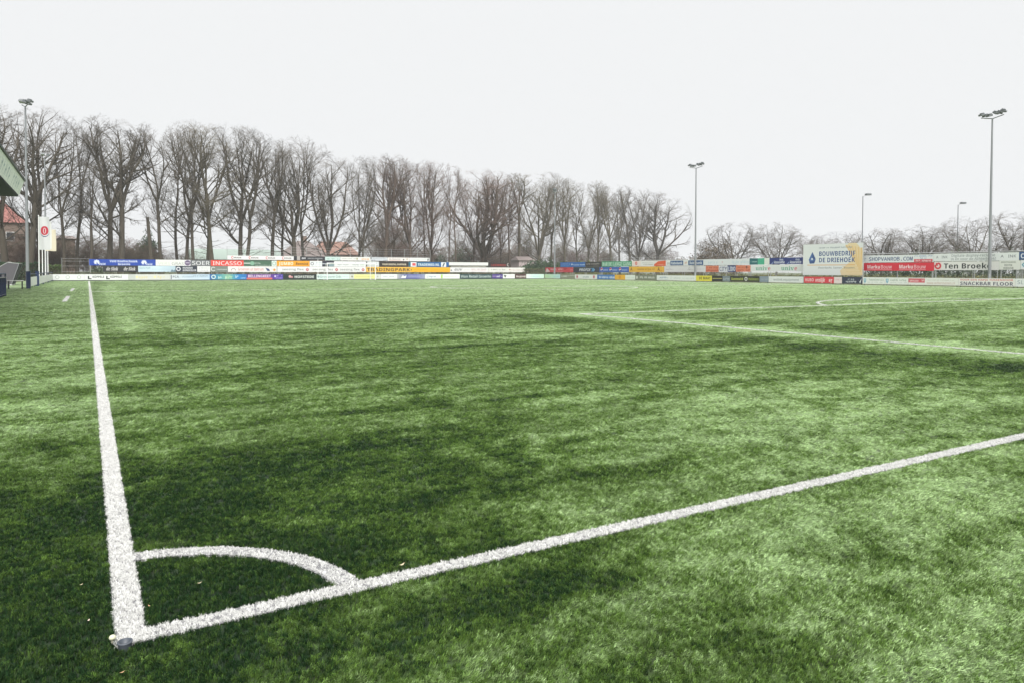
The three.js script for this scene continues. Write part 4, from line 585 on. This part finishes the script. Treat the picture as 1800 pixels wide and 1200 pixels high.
house('house with reddish tiled roof beside the grey-roofed house', 51.5, 170, 9.5, 8, 5.2, 8.4, 1.6, brickM, mat([0.22, 0.13, 0.1], 0.9), [[-2.4, 3.6, 1.4, 1.4], [1.6, 3.6, 1.6, 1.4]], null);
house('small pale hut with pinkish walls behind the hedge gap', U(918, 150), 150, 4.2, 4, 4.0, 5.0, 0.2, mat([0.42, 0.34, 0.34], 0.9), roofGrey, [[0.6, 2.8, 1, 1]], null);
// ---------- bare trees ----------
function treeGeo(seed, o) {
  const r = mulberry(seed), H = 20, limb = { p: [], i: [] }, trunk = { p: [], i: [] }, tw = [];
  const tube = (buf, pts, rad, n) => {
    const b0 = buf.p.length / 3;
    for (let k = 0; k < pts.length; k++) {
      const t = (k < pts.length - 1 ? pts[k + 1].clone().sub(pts[k]) : pts[k].clone().sub(pts[k - 1])).normalize(), a = Math.abs(t.y) < 0.9 ? V(0, 1, 0) : V(1, 0, 0), x = a.cross(t).normalize(), y = t.clone().cross(x);
      for (let j = 0; j < n; j++) { const q = j / n * 6.2832, c = Math.cos(q) * rad[k], s = Math.sin(q) * rad[k]; buf.p.push(pts[k].x + x.x * c + y.x * s, pts[k].y + x.y * c + y.y * s, pts[k].z + x.z * c + y.z * s); }
    }
    for (let k = 0; k < pts.length - 1; k++) for (let j = 0; j < n; j++) { const a = b0 + k * n + j, b = b0 + k * n + (j + 1) % n; buf.i.push(a, a + n, b, b, a + n, b + n); }
  };
  const needle = (p, d, len, w, fine) => {
    const s = V(r() - 0.5, r() - 0.5, r() - 0.5).cross(d).normalize().multiplyScalar(w), m = p.clone().addScaledVector(d, len * 0.5), e = p.clone().addScaledVector(d, len); e.x += (r() - 0.5) * len * 0.25; e.y += r() * len * 0.15; e.z += (r() - 0.5) * len * 0.25;
    if (fine) { tw.push(p.x - s.x, p.y - s.y, p.z - s.z, p.x + s.x, p.y + s.y, p.z + s.z, e.x, e.y, e.z); return e; }
    tw.push(p.x - s.x, p.y - s.y, p.z - s.z, p.x + s.x, p.y + s.y, p.z + s.z, m.x + s.x * 0.7, m.y + s.y * 0.7, m.z + s.z * 0.7, p.x - s.x, p.y - s.y, p.z - s.z, m.x + s.x * 0.7, m.y + s.y * 0.7, m.z + s.z * 0.7, m.x - s.x * 0.7, m.y - s.y * 0.7, m.z - s.z * 0.7, m.x - s.x * 0.7, m.y - s.y * 0.7, m.z - s.z * 0.7, m.x + s.x * 0.7, m.y + s.y * 0.7, m.z + s.z * 0.7, e.x, e.y, e.z); return e;
  };
  const side = (d, ang) => { const a = r() * 6.2832, x = V(Math.cos(a), 0.01, Math.sin(a)).cross(d).normalize(); return d.clone().applyAxisAngle(x, ang).normalize(); };
  const N = [0, 0, o.n2 ?? 9, o.n3 ?? 7, o.n4 ?? 6, o.n5 ?? 5];
  function grow(p, d, len, rad, lv) {
    if (lv >= 4) {
      const w = (lv === 4 ? 0.0095 : 0.0085) * (o.tw ?? 1), e = needle(p, d, len, w, lv === 5);
      if (lv === 4) for (let k = 0; k < N[5]; k++) grow(p.clone().lerp(e, 0.25 + 0.75 * r()), side(d, 0.35 + r() * 0.6), len * (0.4 + r() * 0.4), 0, 5);
      return;
    }
    const ns = [0, 9, 6, 3][lv], pts = [p.clone()], rad_ = [rad], dir = d.clone(), q = p.clone();
    for (let k = 1; k <= ns; k++) { const w = [0, 0.3, 0.38, 0.42][lv]; dir.add(V((r() - 0.5) * w, (r() - 0.5) * w * 0.6 + (o.up ?? 0.1) * (lv === 1 ? 1 : 0.7), (r() - 0.5) * w)).normalize(); q.addScaledVector(dir, len / ns); pts.push(q.clone()); rad_.push(Math.max(0.008, rad * Math.pow(1 - k / (ns + 0.5), lv === 1 ? 0.62 : 0.8))); }
    tube(limb, pts, rad_, [0, 6, 4, 3][lv]);
    const n = Math.round(N[lv + 1] * (0.75 + r() * 0.5));
    for (let k = 0; k < n; k++) {
      const f = lerp([0, 0.22, 0.15, 0.1][lv], 1, (k + r()) / n) * 0.999 * ns, i = Math.min(ns - 1, Math.floor(f)), at = pts[i].clone().lerp(pts[i + 1], f - i), dd = pts[i + 1].clone().sub(pts[i]).normalize();
      const rr = lerp(rad_[i], rad_[i + 1], f - i), rel = 1 - 0.45 * f / ns;
      grow(at, side(dd, (0.45 + r() * 0.55) * (o.wide ?? 1)), len * [0, 0.54, 0.5, 0.5][lv] * rel * (0.65 + r() * 0.7), rr * 0.68, lv + 1);
    }
  }
  // trunk, then forked leaders
  const fork = (o.fork ?? 0.36) * H, R = o.rad ?? 0.3, pts = [V(0, -0.2, 0)], rd = [R * 1.35], dir = V((r() - 0.5) * 0.12 + (o.lean ?? 0), 1, (r() - 0.5) * 0.12).normalize(), q = V(0, 0, 0);
  for (let k = 1; k <= 8; k++) { dir.add(V((r() - 0.5) * 0.09, 0.03, (r() - 0.5) * 0.09)).normalize(); q.addScaledVector(dir, fork / 8); pts.push(q.clone()); rd.push(R * (1.02 - 0.32 * k / 8) * (k === 1 ? 1.12 : 1)); }
  tube(trunk, pts, rd, 9);
  if (o.stems) for (let k = 0; k < o.stems; k++) { const a = r() * 6.28; grow(V(Math.cos(a) * 0.3, -0.1, Math.sin(a) * 0.3), V(Math.cos(a) * (0.2 + r() * 0.5), 1, Math.sin(a) * (0.2 + r() * 0.5)).normalize(), H * (0.55 + r() * 0.4), R * (0.4 + r() * 0.3), 1); }
  else {
    const nl = o.leaders ?? 3;
    for (let k = 0; k < nl; k++) { const a = k / nl * 6.28 + r() * 1.4, t = 0.12 + r() * (o.open ?? 0.36) * 1.35; grow(q.clone(), dir.clone().add(V(Math.cos(a) * t, 0, Math.sin(a) * t)).normalize(), (H - fork) * (0.75 + r() * 0.3), R * (0.5 + r() * 0.16), 1); }
    const nsb = o.low ?? 5;
    for (let k = 0; k < nsb; k++) { const f = 4 + r() * 4, i = Math.floor(Math.min(7, f)), p = pts[i].clone().lerp(pts[i + 1], f - i); grow(p, side(V(0, 1, 0), 0.75 + r() * 0.5), (H - fork) * (0.35 + r() * 0.3) * (o.wide ?? 1), R * (0.2 + r() * 0.16), r() < 0.55 ? 1 : 2); }
    for (let k = 0; k < (o.twiggy ?? 8); k++) { const f = 1.5 + r() * 6.4, i = Math.floor(Math.min(7, f)); grow(pts[i].clone().lerp(pts[i + 1], f - i), side(V(0, 1, 0), 1.1 + r() * 0.5), 1.2 + r() * 2.2, 0.03, 3); }
  }
  const hs = []; for (let i = 1; i < tw.length; i += 9) hs.push(tw[i]); hs.sort((a, b) => a - b); const top = hs[Math.floor(hs.length * 0.97)];
  const s = 1 / top, mk = (p, i) => { const g = new THREE.BufferGeometry(); const q = Float32Array.from(p, (v) => v * s); for (let k = 0; k < q.length; k += 3) { const x = q[k], y = q[k + 1], z = q[k + 2], cy = o.cy ?? 0.66, e = o.env ?? 0.3, vy = Math.max(0, y - cy) / (1 - cy), f = Math.sqrt((x * x + z * z) / (e * e) + vy * vy); if (f > 0.7) { const m = (0.7 + 0.32 * Math.tanh((f - 0.7) / 0.42)) / f; q[k] = x * m; q[k + 2] = z * m; if (y > cy) q[k + 1] = cy + (y - cy) * m; } }
    g.setAttribute('position', new THREE.BufferAttribute(q, 3)); if (i) g.setIndex(i); g.computeVertexNormals(); return g; };
  return { trunk: mk(trunk.p, trunk.i), limbs: mk(limb.p, limb.i), crown: mk(tw, null) };
}
let triCount = 0;
function barkMat(c) { return mat(c, 0.95, { side: THREE.DoubleSide }); }
const BARK = [barkMat([0.07, 0.058, 0.042]), barkMat([0.088, 0.064, 0.047]), barkMat([0.088, 0.075, 0.05])], TWIG = [mat([0.1, 0.082, 0.065], 0.95, { side: THREE.DoubleSide }), mat([0.13, 0.085, 0.068], 0.95, { side: THREE.DoubleSide }), mat([0.12, 0.1, 0.066], 0.95, { side: THREE.DoubleSide })];
function makeTree(seed, opt, label, u, d, H, wide, tint, name = 'bare_tree', category = 'tree', group = 'bare trees beyond the far fence') {
  const g = treeGeo(seed, opt), o = thing(name, label, category, [u, 0, -d], (seed * 2.399) % 6.283, group); o.scale.set(H * wide, H, H * wide);
  part('trunk', g.trunk, BARK[tint], o); part('limbs', g.limbs, BARK[tint], o); part('crown', g.crown, TWIG[tint], o);
  triCount += g.trunk.index.count / 3 + g.limbs.index.count / 3 + g.crown.attributes.position.count / 3; return o;
}
const topY = [[-40, 176], [0, 176], [30, 180], [60, 186], [100, 198], [150, 204], [200, 204], [250, 218], [300, 212], [350, 209], [420, 217], [460, 234], [500, 244], [540, 240], [576, 258], [600, 276], [650, 262], [700, 268], [750, 280], [790, 290], [850, 301], [900, 303], [950, 304], [980, 302], [1010, 319], [1050, 321], [1100, 327], [1150, 336], [1190, 352]];
const topAt = (x) => { for (let i = 0; i < topY.length - 1; i++) if (x <= topY[i + 1][0]) return lerp(topY[i][1], topY[i + 1][1], (x - topY[i][0]) / (topY[i + 1][0] - topY[i][0])); return 350; };
const NAT = 'leafless tree in the row beyond the far fence';
// [pixel column of the trunk foot, offset of the top, width factor, options, tint, depth offset, label]
const TREES = [
  [-22, 0, 1, { leaders: 3 }, 0, 2, 'large bare tree beside the stand roof'], [8, 2, 1.05, { leaders: 3, rad: 0.36, fork: 0.3 }, 0, 0, 'thick dark bare trunk in front of the red-roofed house'], [52, 6, 0.9, { leaders: 2, rad: 0.36, fork: 0.42 }, 0, -1, 'bare tree with pale thick trunk between floodlight mast and flags'], [73, 0, 1, { leaders: 3, rad: 0.34, fork: 0.34 }, 0, 4, 'thick dark bare trunk directly behind the club flag'],
  [112, 5, 0.8, { leaders: 2, fork: 0.42, rad: 0.25, low: 6 }, 0, 0, 'slender bare tree beside the fresh green hedge'], [135, 2, 0.75, { leaders: 2, fork: 0.5, rad: 0.22 }, 0, 3, 'slim straight bare tree beside the royal blue board'], [157, 95, 0.9, { leaders: 2, fork: 0.45, rad: 0.22, n2: 5 }, 0, -2, 'shorter forked bare tree with pale trunk above the royal blue board'],
  [189, 0, 1.05, { leaders: 4, fork: 0.42, rad: 0.32, open: 0.4, n3: 8 }, 0, 0, 'bare tree with the thicker trunk of the pair over the royal blue board'], [212, 1, 1, { leaders: 3, fork: 0.44, rad: 0.34, lean: -0.08, n3: 8 }, 0, -2, 'bare tree leaning towards its twin over the royal blue board'],
  [285, 4, 0.95, { leaders: 3, fork: 0.5, rad: 0.24, lean: -0.03 }, 0, 0, 'bare tree with slim trunk beside the broken trunk'], [314, 6, 0.8, { leaders: 2, fork: 0.4, rad: 0.23 }, 0, 5, 'bare tree of dark trunk over the grey board with a violet disc'], [329, 0, 0.9, { leaders: 3, fork: 0.4, rad: 0.26, lean: -0.06 }, 0, 0, 'bare tree leaning over the grey board with white capitals'], [340, 8, 0.8, { leaders: 2, fork: 0.44, rad: 0.24 }, 0, -2, 'bare upright tree left of the scarlet board'],
  [364, 0, 1, { leaders: 3, fork: 0.36, rad: 0.28, open: 0.45 }, 2, 0, 'bare spreading tree over the start of the scarlet board'], [374, 6, 0.9, { leaders: 2, fork: 0.5, rad: 0.28, lean: -0.03 }, 2, -2, 'bare mossy trunk over the scarlet board'],
  [422, 0, 1.1, { leaders: 4, fork: 0.38, rad: 0.3, open: 0.3, n3: 8 }, 0, 0, 'bare tree of a close pair over the first red crescents'], [432, 2, 1, { leaders: 4, fork: 0.4, rad: 0.27, open: 0.3 }, 0, -2, 'bare slimmer tree of the close pair by the red crescents'], [476, 8, 0.85, { leaders: 3, fork: 0.46, rad: 0.33, lean: 0.05 }, 0, 0, 'bare thick trunk beside the third red crescent'], [496, 6, 0.85, { leaders: 2, fork: 0.4, rad: 0.24 }, 0, 3, 'bare slim tree beside the fourth red crescent'],
  [519, 6, 1, { leaders: 4, fork: 0.28, rad: 0.36, open: 0.4 }, 0, -1, 'bare stout tree before the grey-roofed house'], [535, 0, 1, { leaders: 3, fork: 0.36, rad: 0.24, n3: 8 }, 0, 4, 'bare tree whose tall crown stands over the grey-roofed house'], [577, 14, 0.95, { leaders: 4, fork: 0.2, rad: 0.36, open: 0.5 }, 0, 0, 'bare low-forked tree before the reddish roof'],
  [629, 6, 0.85, { leaders: 3, fork: 0.26, rad: 0.3 }, 0, 0, 'bare dark tree behind the goal, thicker of two'], [638, 10, 0.8, { leaders: 3, fork: 0.3, rad: 0.26 }, 0, -3, 'bare dark tree behind the goal, slimmer of two'], [674, 0, 0.95, { leaders: 4, fork: 0.4, rad: 0.4, n3: 8, open: 0.3 }, 1, 0, 'bare massive trunk over the black board with cream capitals'], [691, 10, 0.8, { leaders: 2, fork: 0.3, rad: 0.26 }, 1, 4, 'bare tree beside the massive trunk'],
  [722, 2, 0.95, { leaders: 4, fork: 0.28, rad: 0.36, open: 0.4, n3: 8 }, 1, 0, 'bare reddish tree over the steel blue board'], [748, 8, 0.7, { leaders: 2, fork: 0.5, rad: 0.2 }, 1, 5, 'bare thin tree over the end of the steel blue board'], [763, 0, 0.95, { leaders: 4, fork: 0.25, rad: 0.36, open: 0.4, n3: 8 }, 1, 0, 'bare reddish tree at the end of the terrace'], [789, 2, 0.6, { leaders: 2, fork: 0.5, rad: 0.22 }, 1, 0, 'bare narrow upright tree beside the dark evergreen thicket'], [801, 2, 0.6, { leaders: 2, fork: 0.55, rad: 0.2 }, 1, -3, 'bare straight thin tree before the dark evergreen thicket'],
  [849, 0, 1.2, { leaders: 7, fork: 0.17, rad: 0.5, open: 0.55, n3: 8, wide: 1 }, 1, 0, 'broad bare tree with many fanned limbs over the white and brown board'], [832, 12, 0.8, { leaders: 3, fork: 0.3, rad: 0.26 }, 1, 6, 'bare tree close beside the broad fanned tree'], [880, 8, 0.8, { leaders: 3, fork: 0.35, rad: 0.24 }, 1, 8, 'bare tree behind the black board with red capitals'], [896, 8, 0.75, { leaders: 3, fork: 0.45, rad: 0.26 }, 1, 0, 'bare tree at the end of the black board'], [912, 0, 0.85, { leaders: 3, fork: 0.55, rad: 0.34 }, 2, 0, 'bare straight thick trunk beside the small pale hut'],
  [945, 4, 1.05, { leaders: 5, fork: 0.2, rad: 0.4, open: 0.5 }, 2, 0, 'bare low-forked tree over the hedge gap'], [968, 2, 0.9, { leaders: 3, fork: 0.4, rad: 0.28 }, 2, 6, 'bare tall tree behind the corner floodlight'], [993, 2, 0.9, { leaders: 4, fork: 0.36, rad: 0.32 }, 2, 0, 'bare tree over the cobalt board'], [1015, 4, 0.85, { leaders: 3, fork: 0.34, rad: 0.28 }, 2, 4, 'bare tree between the cobalt and charcoal boards'], [1034, 4, 0.85, { leaders: 3, fork: 0.3, rad: 0.28 }, 2, 0, 'bare tree over the charcoal board'], [1050, 0, 0.9, { leaders: 4, fork: 0.42, rad: 0.3 }, 2, 5, 'bare tree over the start of the green board'],
  [1075, 4, 0.9, { leaders: 4, fork: 0.4, rad: 0.34 }, 2, 0, 'bare tree over the middle of the green board'], [1090, 4, 0.85, { leaders: 3, fork: 0.4, rad: 0.3 }, 0, 4, 'bare tree over the end of the green board'], [1109, 0, 0.95, { leaders: 3, fork: 0.42, rad: 0.32 }, 0, 0, 'bare tree over the red oval emblem'], [1122, 6, 1, { leaders: 4, fork: 0.2, rad: 0.36, open: 0.5 }, 0, 3, 'bare twisted tree beside the orange peaked board'], [1155, 3, 1.35, { leaders: 5, fork: 0.26, rad: 0.42, open: 0.55, up: 0.08, n3: 8, low: 6 }, 0, 0, 'broad bare tree with low spreading limbs at the end of the row'],
];
TREES.forEach(([px, off, wide, opt, tint, dd, label], i) => {
  const q = atLine(px, 470, 121 + dd, 0.32), H = atLine(px, topAt(px) + off * 0.8 - 6, 121 + dd, 0.32).y;
  makeTree(300 + i, px < 560 ? { n4: 5, n5: 4, ...opt } : opt, label, q.u, q.d, H, wide * 1.12 * 24 / Math.max(20, H), tint);
});
// broken trunk
{ const q = atLine(268, 470, 120, 0.32), h = atLine(264, 381, 120, 0.32).y, o = thing('broken_trunk', 'dead branchless broken trunk standing among the bare trees', 'tree stump', [q.u, 0, -q.d]); part('trunk', new THREE.CylinderGeometry(0.22, 0.36, h, 9, 6).translate(0, h / 2 - 0.1, 0).applyMatrix4(new THREE.Matrix4().makeShear(0, 0, -0.07, 0, 0, 0)), BARK[0], o); part('stub', bar(V(-0.5, h * 0.7, 0.1), V(-1.0, h * 0.78, 0.3), 0.07), BARK[0], o); }
// trees and scrub farther off: copies of a few grown trees
const ROUNDT = [701, 702, 703].map((s, i) => ({ s, opt: { leaders: 6, fork: 0.16, rad: 0.34, open: 0.75, up: 0.05, low: 4, wide: 1.1, n3: 8, n4: 6, env: 0.55, cy: 0.5, tw: 1.5 } }));
{
  const list = [[1293, 150, 388, 1.35, 'bare round tree beside the brown leafless thicket'], [1366, 150, 388, 1.25, 'bare round tree behind the deep blue board'], [1482, 165, 402, 1.5, 'bare round tree rising behind the middle of the billboard'], [1550, 150, 398, 1.5, 'bare round tree behind the spaced blue capitals'], [1626, 150, 392, 1.4, 'bare round tree behind the crimson and cream boards'], [1711, 140, 373, 1.2, 'bare round tree beside the slim lamp post and tall mast'], [1800, 138, 366, 1.3, 'bare round tree behind the denim blue board'], [1430, 175, 412, 1.4, 'small bare round tree left of the billboard top'], [1255, 175, 420, 1.3, 'low bare round tree right of the mid side mast'], [1590, 185, 418, 1.4, 'small bare round tree between the two larger ones'], [1668, 185, 420, 1.4, 'small bare round tree behind the lamp post foot'], [1760, 180, 412, 1.3, 'small bare round tree right of the tallest side mast']];
  const protos = [];
  list.forEach(([px, u, ty, wide, l], i) => {
    const q = atU(px, ty, u), k = i % 3, H = q.y;
    if (!protos[k]) protos[k] = makeTree(ROUNDT[k].s, ROUNDT[k].opt, l, u, q.d, H, wide, 0, 'bare_tree', 'tree', 'bare round trees beyond the side boards');
    else copy(protos[k], l, [u, 0, -q.d], i * 1.3, [H * wide, H, H * wide], 'bare round trees beyond the side boards');
  });
}
{
  const r = mulberry(55), l = 'leafless brown shrub in the undergrowth between the bare trees', gname = 'undergrowth shrubs', ps = [];
  const opts = { env: 0.7, cy: 0.5, stems: 12, rad: 0.16, fork: 0.05, up: 0.05, n2: 7, n3: 6, n4: 6, n5: 4, tw: 2.2 };
  const spots = []; for (let i = 0; i < 34; i++) spots.push([650 + r() * 560, 132 + r() * 26, 6.5 + r() * 4]); for (let i = 0; i < 12; i++) spots.push([150 + r() * 110, 134 + r() * 16, 5 + r() * 3.5]); for (let i = 0; i < 22; i++) spots.push([-20 + r() * 720, 130 + r() * 24, 3.5 + r() * 2.4]); for (let i = 0; i < 8; i++) spots.push([20 + r() * 120, 128 + r() * 10, 5 + r() * 3]);
  spots.forEach(([px, d0, H], i) => { const q = atLine(px, 470, d0, 0.32), k = i % 4; if (!ps[k]) ps[k] = makeTree(800 + k, opts, l, q.u, q.d, H, 1.1, 1 + (k % 2), 'bare_shrub', 'shrub', gname); else copy(ps[k], l, [q.u, 0, -q.d], r() * 6.28, [H * 1.15, H, H * 1.15], gname); });
  // the wood behind
  const wl = 'distant bare tree in the wood behind the tree row'; let wp = [];
  for (let i = 0; i < 26; i++) { const px = i < 18 ? 660 + r() * 520 : 1180 + r() * 640, q = i < 18 ? atLine(px, 470, 165 + r() * 40, 0.32) : atU(px, 470, 230 + r() * 60), H = i < 18 ? 13 + r() * 6 : 9 + r() * 4, k = i % 3; if (!wp[k]) wp[k] = makeTree(860 + k, { leaders: 5, fork: 0.2, open: 0.6, rad: 0.26, n3: 6 }, wl, q.u, q.d, H, 1, 0, 'bare_tree', 'tree', 'wood behind the tree row'); else copy(wp[k], wl, [q.u, 0, -q.d], r() * 6.28, [H, H, H], 'wood behind the tree row'); }
}
console.log('tree triangles', Math.round(triCount));
// ---------- small things at the corner ----------
{
  const s = ground(219, 1140), o = thing('corner_flag_socket', 'grey plastic corner flag socket at the corner of the white lines', 'socket', [s.u, -0.016, -s.d]);
  part('cup', new THREE.LatheGeometry([[0.02, 0.004], [0.026, 0.004], [0.029, 0.045], [0.033, 0.05], [0.033, 0.056], [0.024, 0.056], [0.021, 0.03], [0.0005, 0.03]].map(([x, y]) => new THREE.Vector2(x, y)), 24), mat([0.06, 0.07, 0.085], 0.5), o); o.scale.set(0.82, 0.82, 0.82);
  const b = ground(197, 1130), bl = thing('mushroom', 'small round cream puffball beside the corner socket', 'mushroom', [b.u, 0, -b.d]); part('cap', new THREE.SphereGeometry(0.0125, 14, 10).scale(1, 0.85, 1).translate(0, 0.022, 0), mat([0.5, 0.5, 0.36], 0.8), bl); part('stem', cyl(0.004, 0.005, 0.02, 0, 0, 0, 8), mat([0.45, 0.43, 0.33], 0.8), bl);
  const leaf = () => { const g = new THREE.PlaneGeometry(0.05, 0.022, 6, 3).rotateX(-Math.PI / 2), a = g.attributes.position; for (let i = 0; i < a.count; i++) { const x = a.getX(i) / 0.025, z = a.getZ(i); a.setZ(i, z * (1 - x * x * 0.85)); a.setY(i, 0.027 + 0.007 * x * x - 0.3 * Math.abs(z)); } g.computeVertexNormals(); return g; };
  const lm = [mat([0.42, 0.36, 0.24], 0.8, { side: THREE.DoubleSide }), mat([0.36, 0.22, 0.12], 0.8, { side: THREE.DoubleSide }), mat([0.55, 0.45, 0.38], 0.8, { side: THREE.DoubleSide })];
  for (const [px, py, a, k, sc, l] of [[706, 1001, 0.4, 0, 0.62, 'pale dry leaf lying just above the goal line'], [155, 1101, 1.2, 2, 0.32, 'tiny pinkish leaf outside the touchline'], [350, 1034, 0.2, 0, 0.36, 'tiny tan leaf inside the corner arc'], [262, 1075, 2, 1, 0.3, 'tiny brown leaf beside the inner edge of the touchline'], [142, 1037, 0.6, 0, 0.3, 'tiny tan leaf farthest outside the touchline'], [214, 1194, 0.3, 1, 0.3, 'tiny brown leaf in front of the corner socket']]) { const q = ground(px, py), o2 = thing('dry_leaf', l, 'leaf', [q.u, 0, -q.d], a); o2.scale.setScalar(sc); o2.position.y = 0.027 * (1 - sc); part('leaf_blade', leaf(), lm[k], o2); part('leaf_stalk', bar(V(0.024, 0.034, 0), V(0.034, 0.031, 0.002), 0.0012, 5), lm[1], o2); }
}
renderer.render(scene, camera);
